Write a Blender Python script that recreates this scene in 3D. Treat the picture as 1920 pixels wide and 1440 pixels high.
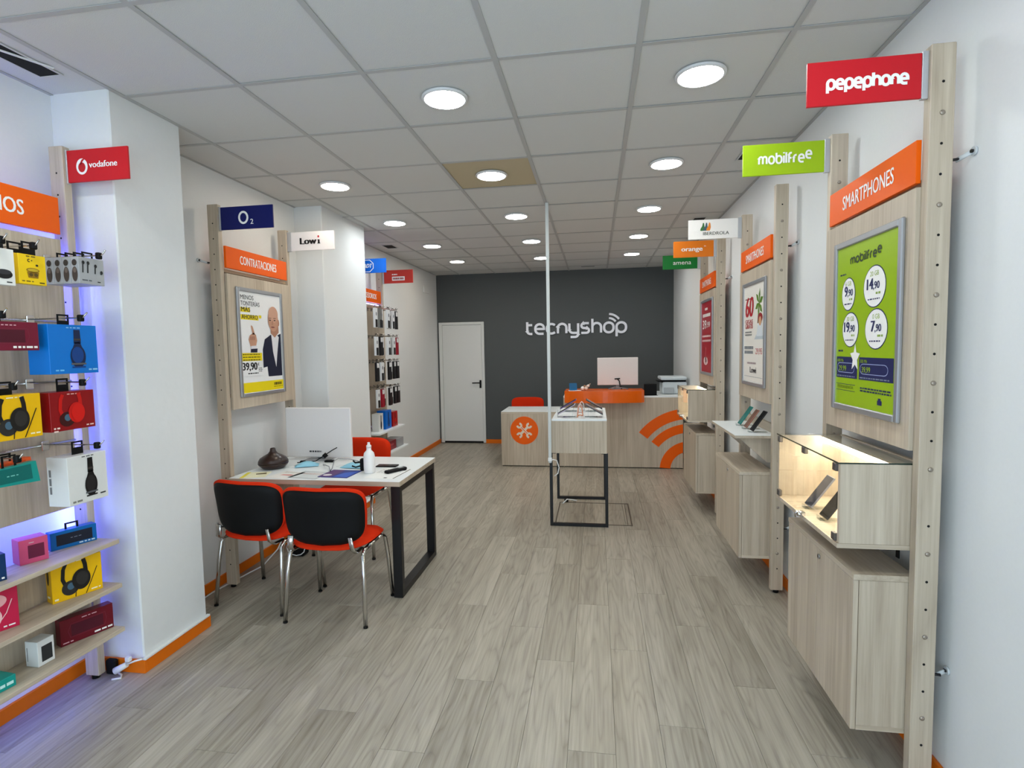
import bpy, bmesh, math, random
from mathutils import Vector, Matrix
random.seed(7)
PI = math.pi
S = bpy.context.scene
for o in list(bpy.data.objects): bpy.data.objects.remove(o)
COL = S.collection

# ------------------------------------------------------------------ camera
CAMZ, FPX = 1.5752, 1010.29
pit, yaw, rol = 0.0658, 0.1551, -0.0177
Fw = Vector((-math.sin(yaw)*math.cos(pit), math.cos(yaw)*math.cos(pit), -math.sin(pit)))
r0 = Vector((math.cos(yaw), math.sin(yaw), 0)); u0 = r0.cross(Fw)
Rt = math.cos(rol)*r0 + math.sin(rol)*u0; Up = -math.sin(rol)*r0 + math.cos(rol)*u0
cam = bpy.data.cameras.new('camera'); cam.sensor_fit = 'HORIZONTAL'; cam.sensor_width = 36
cam.lens = FPX*36/1920; cam.clip_start = 0.02
co = bpy.data.objects.new('camera', cam); COL.objects.link(co)
M = Matrix((Rt, Up, -Fw)).transposed().to_4x4(); M.translation = (0, 0, CAMZ)
co.matrix_world = M; S.camera = co

# ------------------------------------------------------------------ light / exposure
S.view_settings.view_transform = 'Standard'; S.view_settings.look = 'None'
S.view_settings.gamma = 1; S.view_settings.use_curve_mapping = False
S.view_settings.exposure = 0.0
LED = 56.0           # ceiling downlight radiance
DAY = 4.0            # daylight through the open shop front
wd = bpy.data.worlds.new('daylight'); S.world = wd; wd.use_nodes = True
bgn = wd.node_tree.nodes['Background']; bgn.inputs[0].default_value = (0.67, 0.85, 1.0, 1); bgn.inputs[1].default_value = DAY
pl = bpy.data.lights.new('daylight_portal', 'AREA'); pl.shape = 'RECTANGLE'; pl.size = 3.3; pl.size_y = 2.5
pl.cycles.is_portal = True
po = bpy.data.objects.new('daylight_portal', pl); COL.objects.link(po)
po.location = (-0.65, -1.3, 1.25); po.rotation_euler = (PI/2, 0, 0)   # faces +Y, into the shop

# ------------------------------------------------------------------ materials
def lin(c):
    return tuple(((v/255)/12.92 if v <= 10 else ((v/255+0.055)/1.055)**2.4) for v in c)
def nt(m):
    m.use_nodes = True; t = m.node_tree; return t, t.nodes, t.links, t.nodes['Principled BSDF']
MC = {}
def mat(name, rgb, rough=0.5, metal=0.0, spec=0.5, bump=0, bscale=60, var=0.0, coat=0, sheen=0):
    """plain surface with a little procedural variation"""
    if name in MC: return MC[name]
    m = bpy.data.materials.new(name); t, N, L, b = nt(m); c = lin(rgb)
    b.inputs['Roughness'].default_value = rough; b.inputs['Metallic'].default_value = metal
    b.inputs['Specular IOR Level'].default_value = spec
    if coat: b.inputs['Coat Weight'].default_value = coat; b.inputs['Coat Roughness'].default_value = 0.08
    if sheen: b.inputs['Sheen Weight'].default_value = sheen
    tc = N.new('ShaderNodeTexCoord'); nz = N.new('ShaderNodeTexNoise'); nz.inputs['Scale'].default_value = bscale
    nz.inputs['Detail'].default_value = 4
    L.new(tc.outputs['Object'], nz.inputs['Vector'])
    v = max(var, 0.02)
    mx = N.new('ShaderNodeMix'); mx.data_type = 'RGBA'
    mx.inputs['A'].default_value = (*[x*(1-v) for x in c], 1); mx.inputs['B'].default_value = (*[min(1, x*(1+v)) for x in c], 1)
    L.new(nz.outputs['Fac'], mx.inputs['Factor']); L.new(mx.outputs['Result'], b.inputs['Base Color'])
    if bump:
        bp = N.new('ShaderNodeBump'); bp.inputs['Strength'].default_value = bump; bp.inputs['Distance'].default_value = 0.004
        L.new(nz.outputs['Fac'], bp.inputs['Height']); L.new(bp.outputs['Normal'], b.inputs['Normal'])
    MC[name] = m; return m
def emis(name, rgb, s):
    m = bpy.data.materials.new(name); m.use_nodes = True; t = m.node_tree; t.nodes.clear()
    e = t.nodes.new('ShaderNodeEmission'); o = t.nodes.new('ShaderNodeOutputMaterial')
    e.inputs[0].default_value = (*rgb, 1); e.inputs[1].default_value = s
    t.links.new(e.outputs[0], o.inputs[0]); return m
def wood(name, c0, c1, axis='Z', rough=0.5, rings=7.0, obj_random=True, dens=1.0, rnd=.3, fig=(6, .5, .12)):
    """streaky light ash laminate / oak plank: contour lines of a stretched noise"""
    m = bpy.data.materials.new(name); t, N, L, b = nt(m); b.inputs['Roughness'].default_value = rough
    tc = N.new('ShaderNodeTexCoord'); oi = N.new('ShaderNodeObjectInfo')
    cm = N.new('ShaderNodeCombineXYZ')
    mu = N.new('ShaderNodeMath'); mu.operation = 'MULTIPLY'; mu.inputs[1].default_value = 37.0
    L.new(oi.outputs['Random'], mu.inputs[0])
    for i in range(3): L.new(mu.outputs[0], cm.inputs[i])
    ad = N.new('ShaderNodeVectorMath'); ad.operation = 'ADD'
    L.new(tc.outputs['Object'], ad.inputs[0]); L.new(cm.outputs[0], ad.inputs[1])
    def stretch(a, bb):
        mp = N.new('ShaderNodeMapping'); s = [a, a, a]; s['XYZ'.index(axis)] = bb
        mp.inputs['Scale'].default_value = s; L.new(ad.outputs[0], mp.inputs['Vector']); return mp
    def noise(mp, det, sc=1.0, ro=0.5):
        n = N.new('ShaderNodeTexNoise'); n.inputs['Scale'].default_value = sc; n.inputs['Detail'].default_value = det
        n.inputs['Roughness'].default_value = ro; L.new(mp.outputs[0], n.inputs['Vector']); return n
    n1 = noise(stretch(fig[0]*dens, fig[1]*dens), 1.2)
    k = N.new('ShaderNodeMath'); k.operation = 'MULTIPLY'; k.inputs[1].default_value = rings*6.283; L.new(n1.outputs['Fac'], k.inputs[0])
    s0 = N.new('ShaderNodeMath'); s0.operation = 'SINE'; L.new(k.outputs[0], s0.inputs[0])
    s1 = N.new('ShaderNodeMath'); s1.operation = 'ABSOLUTE'; L.new(s0.outputs[0], s1.inputs[0])
    sn = N.new('ShaderNodeMath'); sn.operation = 'POWER'; sn.inputs[1].default_value = 0.55; L.new(s1.outputs[0], sn.inputs[0])
    n2 = noise(stretch(70*dens, 2.2*dens), 4, ro=0.65)
    n3 = noise(stretch(9*dens, 0.35*dens), 2)
    a1 = N.new('ShaderNodeMath'); a1.operation = 'MULTIPLY_ADD'; a1.inputs[1].default_value = fig[2]; a1.inputs[2].default_value = 0.0
    L.new(sn.outputs[0], a1.inputs[0])
    a2 = N.new('ShaderNodeMath'); a2.operation = 'MULTIPLY_ADD'; a2.inputs[1].default_value = 0.75
    L.new(n2.outputs['Fac'], a2.inputs[0]); L.new(a1.outputs[0], a2.inputs[2])
    a3 = N.new('ShaderNodeMath'); a3.operation = 'MULTIPLY_ADD'; a3.inputs[1].default_value = 0.6
    L.new(n3.outputs['Fac'], a3.inputs[0]); L.new(a2.outputs[0], a3.inputs[2])
    rp = N.new('ShaderNodeMapRange'); rp.inputs['From Min'].default_value = 0.42; rp.inputs['From Max'].default_value = 1.08
    if obj_random:
        a4 = N.new('ShaderNodeMath'); a4.operation = 'MULTIPLY_ADD'; a4.inputs[1].default_value = rnd
        L.new(oi.outputs['Random'], a4.inputs[0]); L.new(a3.outputs[0], a4.inputs[2])
        rp.inputs['From Max'].default_value = 1.12+rnd/2; rp.inputs['From Min'].default_value = 0.42+rnd/2
        L.new(a4.outputs[0], rp.inputs['Value'])
    else: L.new(a3.outputs[0], rp.inputs['Value'])
    mx = N.new('ShaderNodeMix'); mx.data_type = 'RGBA'
    mx.inputs['A'].default_value = (*lin(c0), 1); mx.inputs['B'].default_value = (*lin(c1), 1)
    L.new(rp.outputs['Result'], mx.inputs['Factor']); L.new(mx.outputs['Result'], b.inputs['Base Color'])
    bp = N.new('ShaderNodeBump'); bp.inputs['Strength'].default_value = 0.12; bp.inputs['Distance'].default_value = 0.002
    L.new(n2.outputs['Fac'], bp.inputs['Height']); L.new(bp.outputs['Normal'], b.inputs['Normal'])
    return m
def glassmat(name, tint, ior=1.45, refl=1.0):
    m = bpy.data.materials.new(name); m.use_nodes = True; t = m.node_tree; N = t.nodes; L = t.links; N.clear()
    o = N.new('ShaderNodeOutputMaterial'); tr = N.new('ShaderNodeBsdfTransparent'); tr.inputs[0].default_value = (*tint, 1)
    gl = N.new('ShaderNodeBsdfGlossy'); gl.inputs['Roughness'].default_value = 0.02
    lw = N.new('ShaderNodeLayerWeight'); lw.inputs[0].default_value = 0.5; mx = N.new('ShaderNodeMixShader')
    pw = N.new('ShaderNodeMath'); pw.operation = 'POWER'; pw.inputs[1].default_value = 4.0
    fr = N.new('ShaderNodeMath'); fr.operation = 'MULTIPLY_ADD'; fr.inputs[1].default_value = 0.7; fr.inputs[2].default_value = ((ior-1)/(ior+1))**2
    L.new(lw.outputs['Facing'], pw.inputs[0]); L.new(pw.outputs[0], fr.inputs[0])
    L.new(fr.outputs[0], mx.inputs[0]); L.new(tr.outputs[0], mx.inputs[1]); L.new(gl.outputs[0], mx.inputs[2]); L.new(mx.outputs[0], o.inputs[0])
    return m
WZ = wood('ash_laminate_vertical', (158, 141, 120), (211, 197, 176), 'Z', 0.5, 3.0, False, 0.9)
WY = wood('ash_laminate_lengthwise', (158, 141, 120), (211, 197, 176), 'Y', 0.5, 3.0, False, 0.9)
WX = wood('ash_laminate_crosswise', (158, 141, 120), (211, 197, 176), 'X', 0.5, 3.0, False, 0.9)
WD = mat('ash_edge_band', (184, 160, 132), 0.55, var=0.06)
FLOORM = wood('grey_oak_plank', (116, 107, 93), (181, 173, 157), 'Y', 0.42, 5.0, True, 1.1, .16, (9, 1.0, .21))
WALL = mat('white_paint', (228, 229, 228), 0.75, bump=0.05, bscale=90)
PLAST = mat('white_plaster', (228, 229, 228), 0.8, bump=0.35, bscale=22)
GREYW = mat('charcoal_paint', (80, 83, 83), 0.7, bump=0.05, bscale=80, var=0.04)
TILE = mat('mineral_ceiling_tile', (205, 205, 202), 0.9, bump=0.3, bscale=260, var=0.03)
TILEB = mat('stained_ceiling_tile', (186, 172, 142), 0.9, bump=0.3, bscale=260, var=0.03)
TEE = mat('ceiling_tee_paint', (176, 176, 174), 0.6)
ORB = mat('orange_baseboard', (228, 112, 6), 0.45, spec=.25, var=0.04)
ORG = mat('orange_sign_face', (240, 96, 0), 0.4, spec=.2)
ORGC = mat('orange_counter_gloss', (236, 100, 4), 0.25, spec=.3, coat=0.15)
WHITE = mat('white_print', (246, 244, 240), 0.5)
BLACK = mat('black_plastic', (9, 9, 10), 0.6, spec=.2)
BLKM = mat('black_metal', (18, 17, 18), 0.4, 0.3)
DARK = mat('dark_void', (3, 3, 3), 0.9)
CHROME = mat('chrome', (210, 208, 204), 0.16, 1.0)
STEEL = mat('steel', (170, 170, 170), 0.35, 1.0)
ALU = mat('brushed_aluminium', (172, 174, 178), 0.38, 0.75)
SCREW = mat('screw_cap', (160, 148, 135), 0.3, 0.6)
LAMW = mat('white_laminate', (236, 240, 240), 0.35)
PVC = mat('white_plastic', (232, 232, 230), 0.45)
GREYP = mat('grey_plastic', (150, 152, 155), 0.45)
REDF = mat('red_fabric', (212, 48, 16), 0.9, sheen=0.0, spec=.1, bump=0.15, bscale=500, var=0.06)
ACR = glassmat('clear_acrylic', (0.90, 0.93, 0.93), 1.35)
GLASS = glassmat('clear_glass', (0.985, 0.995, 0.99), 1.45)
GEDGE = mat('green_glass_edge', (24, 44, 34), 0.2)
def pm(rgb, rough=0.45): return mat('ink_%02x%02x%02x' % tuple(rgb), rgb, rough, spec=.3)

# ------------------------------------------------------------------ object helpers
def link(o, parent=None):
    COL.objects.link(o)
    if parent is not None: o.parent = parent
    return o
def setp(o, label=None, cat=None, group=None, kind=None):
    if label: o['label'] = label
    if cat: o['category'] = cat
    if group: o['group'] = group
    if kind: o['kind'] = kind
    return o
def thing(name, label, cat, loc=(0, 0, 0), rz=0.0, group=None):
    o = bpy.data.objects.new(name, None); o.empty_display_size = 0.05; o.location = loc; o.rotation_euler = (0, 0, rz)
    link(o); return setp(o, label, cat, group)
def root_matrix(o):
    while o.parent is not None: o = o.parent
    return Matrix.Translation(o.location) @ o.rotation_euler.to_matrix().to_4x4()
def dup(root, loc, rz, label, group=None, name=None):
    r = root.copy(); link(r); r.location = loc; r.rotation_euler = (0, 0, rz); r['label'] = label
    if group: r['group'] = group
    for ch in list(root.children):
        c = ch.copy(); link(c, r)
        for g in list(ch.children): link(g.copy(), c)
    return r
def frame_mat(O, U, V, Nn):
    m = Matrix((Vector(U), Vector(V), Vector(Nn))).transposed().to_4x4(); m.translation = Vector(O); return m
class MB:
    def __init__(s): s.bm = bmesh.new()
    def _mi(s, faces, mi, smooth=False):
        for f in faces: f.material_index = mi; f.smooth = smooth
    def box(s, x0, x1, y0, y1, z0, z1, mi=0, bev=0.0, mtx=None):
        m = Matrix.Translation(((x0+x1)/2, (y0+y1)/2, (z0+z1)/2)) @ Matrix.Diagonal((abs(x1-x0), abs(y1-y0), abs(z1-z0), 1))
        if mtx is not None: m = mtx @ m
        n0 = len(s.bm.faces)
        r = bmesh.ops.create_cube(s.bm, size=1, matrix=m)
        fs = {f for v in r['verts'] for f in v.link_faces}
        for f in fs: f.material_index = mi
        if bev > 0:
            es = {e for v in r['verts'] for e in v.link_edges}
            bmesh.ops.bevel(s.bm, geom=list(es), offset=bev, segments=1, affect='EDGES', profile=0.5, material=-1)
        return s
    def cyl(s, p0, p1, r, mi=0, seg=12, r2=None, smooth=True):
        p0 = Vector(p0); p1 = Vector(p1); d = p1-p0; q = Vector((0, 0, 1)).rotation_difference(d.normalized()).to_matrix().to_4x4()
        m = Matrix.Translation((p0+p1)/2) @ q
        g = bmesh.ops.create_cone(s.bm, cap_ends=True, segments=seg, radius1=r, radius2=r if r2 is None else r2, depth=d.length, matrix=m)
        fs = {f for v in g['verts'] for f in v.link_faces}
        for f in fs: f.material_index = mi; f.smooth = smooth and len(f.verts) == 4
        return s
    def tube(s, pts, r, mi=0, seg=8, sq=(1, 1)):
        pts = [Vector(p) for p in pts]; rings = []; prev = None
        for i, p in enumerate(pts):
            a = pts[max(i-1, 0)]; b = pts[min(i+1, len(pts)-1)]; t = (b-a).normalized()
            n = Vector((0, 0, 1)) if prev is None else prev
            if abs(n.dot(t)) > 0.95: n = Vector((1, 0, 0)) if abs(t.x) < 0.9 else Vector((0, 1, 0))
            n = (n - t*n.dot(t)).normalized(); prev = n; bb = t.cross(n)
            rr = r[i] if isinstance(r, (list, tuple)) else r
            rings.append([s.bm.verts.new(p + n*math.cos(2*PI*k/seg)*rr*sq[0] + bb*math.sin(2*PI*k/seg)*rr*sq[1]) for k in range(seg)])
        for i in range(len(rings)-1):
            for k in range(seg):
                f = s.bm.faces.new((rings[i][k], rings[i][(k+1) % seg], rings[i+1][(k+1) % seg], rings[i+1][k])); f.material_index = mi; f.smooth = True
        for rg in (rings[0][::-1], rings[-1]):
            f = s.bm.faces.new(rg); f.material_index = mi
        return s
    def lathe(s, prof, c=(0, 0, 0), mi=0, seg=24, smooth=True):
        c = Vector(c); rings = []
        for r, z in prof:
            rings.append([s.bm.verts.new(c+Vector((max(r, 1e-4)*math.cos(2*PI*k/seg), max(r, 1e-4)*math.sin(2*PI*k/seg), z))) for k in range(seg)])
        for i in range(len(rings)-1):
            for k in range(seg):
                f = s.bm.faces.new((rings[i][k], rings[i][(k+1) % seg], rings[i+1][(k+1) % seg], rings[i+1][k])); f.material_index = mi; f.smooth = smooth
        for rg in (rings[0][::-1], rings[-1]):
            f = s.bm.faces.new(rg); f.material_index = mi
        return s
    def prism(s, pts, fm, d0, d1, mi=0):
        """polygon pts (u,v) in frame fm, from offset d0 to d1 along the normal"""
        a = [s.bm.verts.new(fm @ Vector((u, v, d0))) for u, v in pts]; b = [s.bm.verts.new(fm @ Vector((u, v, d1))) for u, v in pts]
        n = len(pts); fs = []
        fs.append(s.bm.faces.new(a[::-1])); fs.append(s.bm.faces.new(b))
        for i in range(n): fs.append(s.bm.faces.new((a[i], a[(i+1) % n], b[(i+1) % n], b[i])))
        s._mi(fs, mi); return s
    def poly(s, pts, fm, d, mi=0):
        f = s.bm.faces.new([s.bm.verts.new(fm @ Vector((u, v, d))) for u, v in pts]); f.material_index = mi; return s
    def pillow(s, outline, mtx, top, bot, mi_top=0, mi_bot=0, rings=6, bend=None):
        """closed cushion: outline [(u,v)], height top(r)/bot(r) along w, bend(u,v) added to w"""
        n = len(outline)
        def layer(fn, lo):
            rg = []
            for k in range(1, rings+1):
                r = (k/rings)**0.7
                rg.append([s.bm.verts.new(mtx @ Vector((u*r, v*r, fn(r)+(bend(u*r, v*r) if bend else 0)))) for u, v in outline])
            c = s.bm.verts.new(mtx @ Vector((0, 0, fn(0)+(bend(0, 0) if bend else 0))))
            return c, rg
        c1, A = layer(top, False); c2, B = layer(bot, True)
        def addf(vs, mi):
            f = s.bm.faces.new(vs); f.material_index = mi; f.smooth = True
        for c, R, mi, flip in ((c1, A, mi_top, False), (c2, B, mi_bot, True)):
            for i in range(n):
                j = (i+1) % n
                q = (c, R[0][i], R[0][j]); addf(q[::-1] if flip else q, mi)
                for k in range(rings-1):
                    q = (R[k][i], R[k+1][i], R[k+1][j], R[k][j]); addf(q[::-1] if flip else q, mi)
        for i in range(n):
            j = (i+1) % n; addf((A[-1][i], B[-1][i], B[-1][j], A[-1][j]), mi_bot)
        return s
    def stroke(s, pts, w, fm, d0, d1, mi=0, closed=False):
        """flat ribbon letter stroke along 2D points"""
        P = [Vector((p[0], p[1])) for p in pts]; n = len(P); Lf = []; Rg = []
        for i in range(n):
            if closed: a, b = P[i-1], P[(i+1) % n]
            else: a, b = P[max(i-1, 0)], P[min(i+1, n-1)]
            e1 = (P[i]-a) if (closed or i > 0) else (b-P[i]); e2 = (b-P[i]) if (closed or i < n-1) else e1
            e1 = e1.normalized(); e2 = e2.normalized(); t = (e1+e2)
            t = e1 if t.length < 1e-5 else t.normalized()
            nn = Vector((-t.y, t.x)); c = max(0.5, nn.dot(Vector((-e1.y, e1.x))))
            Lf.append(P[i]+nn*w/2/c); Rg.append(P[i]-nn*w/2/c)
        rng = n if closed else n-1
        va = {}
        def V(p, d, key):
            if (key, d) not in va: va[(key, d)] = s.bm.verts.new(fm @ Vector((p.x, p.y, d+(w*.002*key[1] if d == d1 else 0))))
            return va[(key, d)]
        for i in range(rng):
            j = (i+1) % n
            l0, l1, r1, r0_ = (Lf[i], ('l', i)), (Lf[j], ('l', j)), (Rg[j], ('r', j)), (Rg[i], ('r', i))
            quads = [[(x, d1) for x in (r0_, r1, l1, l0)]]   # tiny ramp in V() keeps crossing strokes apart
            if d1-d0 > 0.0015:
                quads += [[(l0, d0), (l0, d1), (l1, d1), (l1, d0)], [(r1, d0), (r1, d1), (r0_, d1), (r0_, d0)]]
                if not closed and i == 0: quads.append([(l0, d0), (r0_, d0), (r0_, d1), (l0, d1)])
                if not closed and i == rng-1: quads.append([(r1, d0), (l1, d0), (l1, d1), (r1, d1)])
            for q in quads:
                f = s.bm.faces.new([V(k[0], d, k[1]) for k, d in q]); f.material_index = mi
        return s
    def raw(s, verts, faces, mi=0):
        vs = [s.bm.verts.new(v) for v in verts]
        for f in faces:
            try: s.bm.faces.new([vs[i] for i in f]).material_index = mi
            except ValueError: pass
        return s
    def build(s, name, mats, parent=None, W=True, label=None):
        if W and parent is not None: s.bm.transform(root_matrix(parent).inverted())
        me = bpy.data.meshes.new(name); s.bm.to_mesh(me); s.bm.free()
        for m in (mats if isinstance(mats, (list, tuple)) else [mats]): me.materials.append(m)
        o = link(bpy.data.objects.new(name, me), parent)
        if label: o['label'] = label
        return o
def single(o, label, cat, group=None): return setp(o, label, cat, group)
def boxo(name, m, x0, x1, y0, y1, z0, z1, parent=None, bev=0.0, W=True, label=None):
    return MB().box(x0, x1, y0, y1, z0, z1, 0, bev).build(name, m, parent, W, label)

# ------------------------------------------------------------------ lettering
TC = {}
def text_geo(body, bold):
    k = (body, bold)
    if k not in TC:
        c = bpy.data.curves.new('t', 'FONT'); c.body = body; c.size = 1; c.offset = bold; c.resolution_u = 3
        o = bpy.data.objects.new('t', c); COL.objects.link(o)
        dg = bpy.context.evaluated_depsgraph_get(); me = bpy.data.meshes.new_from_object(o.evaluated_get(dg))
        v = [tuple(x.co[:2]) for x in me.vertices]; f = [tuple(p.vertices) for p in me.polygons]
        bpy.data.objects.remove(o); bpy.data.curves.remove(c); bpy.data.meshes.remove(me)
        xs = [p[0] for p in v] or [0, 1]
        TC[k] = (v, f, min(xs), max(xs))
    return TC[k]
CAP = 0.69
class Plate:
    """flat print on a face: u to the right as read, v up, origin bottom left"""
    def __init__(s, O, U, V, Nn): s.fm = frame_mat(O, U, V, Nn); s.mb = MB(); s.mats = []; s.lay = 0.0006
    def mi(s, m):
        if isinstance(m, tuple): m = pm(m)
        if m not in s.mats: s.mats.append(m)
        return s.mats.index(m)
    def d(s, l): return s.lay*(l+1)
    def rect(s, u0, v0, u1, v1, m, l=0): s.mb.poly([(u0, v0), (u1, v0), (u1, v1), (u0, v1)], s.fm, s.d(l), s.mi(m)); return s
    def poly(s, pts, m, l=0): s.mb.poly(pts, s.fm, s.d(l), s.mi(m)); return s
    def ell(s, cu, cv, ru, rv, m, l=0, n=28, a0=0, a1=2*PI): s.mb.poly([(cu+ru*math.cos(a0+(a1-a0)*k/n), cv+rv*math.sin(a0+(a1-a0)*k/n)) for k in range(n)], s.fm, s.d(l), s.mi(m)); return s
    def line(s, pts, w, m, l=0, closed=False): s.mb.stroke(pts, w, s.fm, 0, s.d(l), s.mi(m), closed); return s
    def text(s, body, u, v, h, m, l=1, w=None, align='c', bold=0.012, slant=0.0, rot=0.0):
        vs, fs, x0, x1 = text_geo(body, 0); k = h/CAP; kx = k if w is None else w/max(x1-x0, 1e-4)
        W_ = (x1-x0)*kx; ox = -W_/2 if align == 'c' else (0 if align == 'l' else -W_)
        c, sn = math.cos(rot), math.sin(rot)
        sh = (0,) if bold <= 0 else (-1, 0, 1)          # bold: struck three times, a hair apart
        for i, q in enumerate(sh):
            out = []
            for x, y in vs:
                a = (x-x0)*kx+ox+y*k*slant+q*bold*kx*1.4; b = y*k; out.append(s.fm @ Vector((u+a*c-b*sn, v+a*sn+b*c, s.d(l)+i*.00012)))
            s.mb.raw(out, fs, s.mi(m))
        return s
    def build(s, name, parent, W=True, label=None): return s.mb.build(name, s.mats, parent, W, label)
def greek(P, u0, u1, v, h, col, n=1, gap=1.8, l=1):
    """lines of unreadable small print as short dashes"""
    for i in range(n):
        u = u0; vv = v-i*h*gap
        while u < u1-.004:
            w = min(random.uniform(.008, .026), u1-u); P.rect(u, vv, u+w, vv+h, col, l); u += w+.005
def arc(cx, cy, r, a0, a1, n=7, ry=None):
    ry = r if ry is None else ry
    return [(cx+r*math.cos(math.radians(a0+(a1-a0)*k/n)), cy+ry*math.sin(math.radians(a0+(a1-a0)*k/n))) for k in range(n+1)]
LOOP = arc(.42, .58, .42, 180, 0, 10)+arc(.42, .42, .42, 0, -180, 10)
GL = {  # rounded one-line letters, x-height 1: (advance, [(points, closed)])
 'o': (.84, [(LOOP, 1)]), 'p': (.84, [(LOOP, 1), ([(0, .5), (0, -.42)], 0)]), 'b': (.84, [(LOOP, 1), ([(0, .5), (0, 1.42)], 0)]),
 'n': (.78, [([(0, 0), (0, .6)]+arc(.39, .6, .39, 180, 0, 8)+[(.78, 0)], 0)]),
 'h': (.78, [([(0, 0), (0, 1.42)], 0), ([(0, .5)]+arc(.39, .6, .39, 170, 0, 8)+[(.78, 0)], 0)]),
 'm': (1.24, [([(0, 0), (0, .68)]+arc(.31, .68, .31, 180, 0, 6)+[(.62, 0)], 0), ([(.62, .6)]+arc(.93, .68, .31, 175, 0, 6)+[(1.24, 0)], 0)]),
 'e': (.8, [([(.04, .5), (.8, .5)]+arc(.4, .6, .4, 0, 180, 8)+arc(.4, .4, .4, 180, 270, 5)+[(.76, 0)], 0)]),
 'c': (.74, [([(.74, .86)]+arc(.42, .58, .42, 60, 180, 6)+arc(.42, .42, .42, 180, 300, 6)+[(.74, .14)], 0)]),
 't': (.48, [([(0, 1.24)]+[(0, .3)]+arc(.3, .3, .3, 180, 270, 5)+[(.46, 0)], 0), ([(0, .92), (.46, .92)], 0)]),
 'y': (.8, [([(0, 1), (0, .36)]+arc(.34, .36, .34, 180, 270, 5)+[(.8, .02)], 0), ([(.8, 1), (.8, -.1)]+arc(.5, -.1, .3, 0, -90, 5)+[(.1, -.4)], 0)]),
 's': (.74, [([(.7, .99), (.26, .99)]+arc(.26, .745, .245, 90, 270, 6)+[(.46, .5)]+arc(.46, .25, .25, 90, -90, 6)+[(0, 0)], 0)]),
 'i': (.02, [([(0, 0), (0, 1)], 0), ([(0, 1.28), (0, 1.45)], 0)]), 'l': (.02, [([(0, 0), (0, 1.42)], 0)]),
 'f': (.45, [([(.05, 0), (.05, 1.0)]+arc(.35, 1.0, .3, 180, 90, 5)+[(.5, 1.3)], 0), ([(.05, .62), (.45, .62)], 0)]),
 'r': (.45, [([(0, 0), (0, .6)]+arc(.38, .6, .38, 180, 100, 4)+[(.45, .98)], 0)]),
}
def letters(mb, word, fm, u, v, xh, width, w, d0, d1, mi, gap=.32, raise_last=False):
    adv = sum(GL[c][0]+gap for c in word)-gap; kx = width/adv; x = u
    for i, c in enumerate(word):
        dy = xh*0.45 if (raise_last and i == len(word)-1) else 0
        for q, (pts, cl) in enumerate(GL[c][1]): mb.stroke([(x+p[0]*kx, v+dy+p[1]*xh) for p in pts], w, fm, d0, d1+.00025*q, mi, bool(cl))
        x += (GL[c][0]+gap)*kx

# ================================================================== ROOM
XR, XL, XL3, YB, YF, ZC = 1.207, -2.54, -2.62, 8.773, -1.25, 2.806
P1 = (2.269, 2.706, -2.23); P2 = (4.35, 5.21, -2.29)          # pillars: y0, y1, face x
def struct(o): o['kind'] = 'structure'; return o
floor = struct(boxo('floor', mat('screed', (90, 85, 78), 0.9), -2.75, 1.35, YF-.1, YB+.1, -0.06, -0.012))
# vinyl planks, one object each
PW, PLN = 0.185, 1.22; pmesh = {}
def plank(x0, x1, y0, y1):
    key = (round(x1-x0, 3), round(y1-y0, 3))
    if key not in pmesh:
        mb = MB(); w, l = (x1-x0)/2-.0005, (y1-y0)/2-.0006
        mb.box(-w, w, -l, l, -.012, 0, 0, .0007); o = mb.build('plank', FLOORM, floor, False); pmesh[key] = o.data
    else: o = link(bpy.data.objects.new('plank', pmesh[key]), floor)
    o.location = ((x0+x1)/2, (y0+y1)/2, 0)
k = -15; offs = [0, .52, .21, .83, .35, 1.02, .64, .11, .93, .44, .74]
x = .065-15*PW; n = 0
while x < XR:
    a, b = max(x, XL3-.02), min(x+PW, XR+.02)
    if b-a > .01:
        y = YF-PLN+offs[n % 11]
        while y < YB:
            c, d = max(y, YF), min(y+PLN, YB)
            if d-c > .03: plank(a, b, c, d)
            y += PLN
    x += PW; n += 1
# walls
mb = MB(); mb.box(XL-.15, XL, YF, P2[0]+.2, 0, ZC+.1); mb.box(XL3-.15, XL3, P2[0]+.2, YB+.1, 0, ZC+.1); struct(mb.build('wall_left', WALL))
struct(boxo('wall_right', WALL, XR, XR+.15, YF, YB+.1, 0, ZC+.1))
struct(boxo('wall_back', GREYW, XL3-.1, XR+.1, YB, YB+.12, 0, ZC+.1))
mb = MB(); mb.box(XL, -2.25, YF-.12, YF, 0, ZC+.1); mb.box(.95, XR, YF-.12, YF, 0, ZC+.1); mb.box(-2.25, .95, YF-.12, YF, 2.45, ZC+.1)
struct(mb.build('wall_front', WALL))
struct(boxo('pillar', PLAST, XL-.02, P1[2], P1[0], P1[1], 0, ZC+.02, bev=.006))
struct(boxo('pillar', WALL, XL3-.02, P2[2], P2[0], P2[1], 0, ZC+.02, bev=.006))
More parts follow.
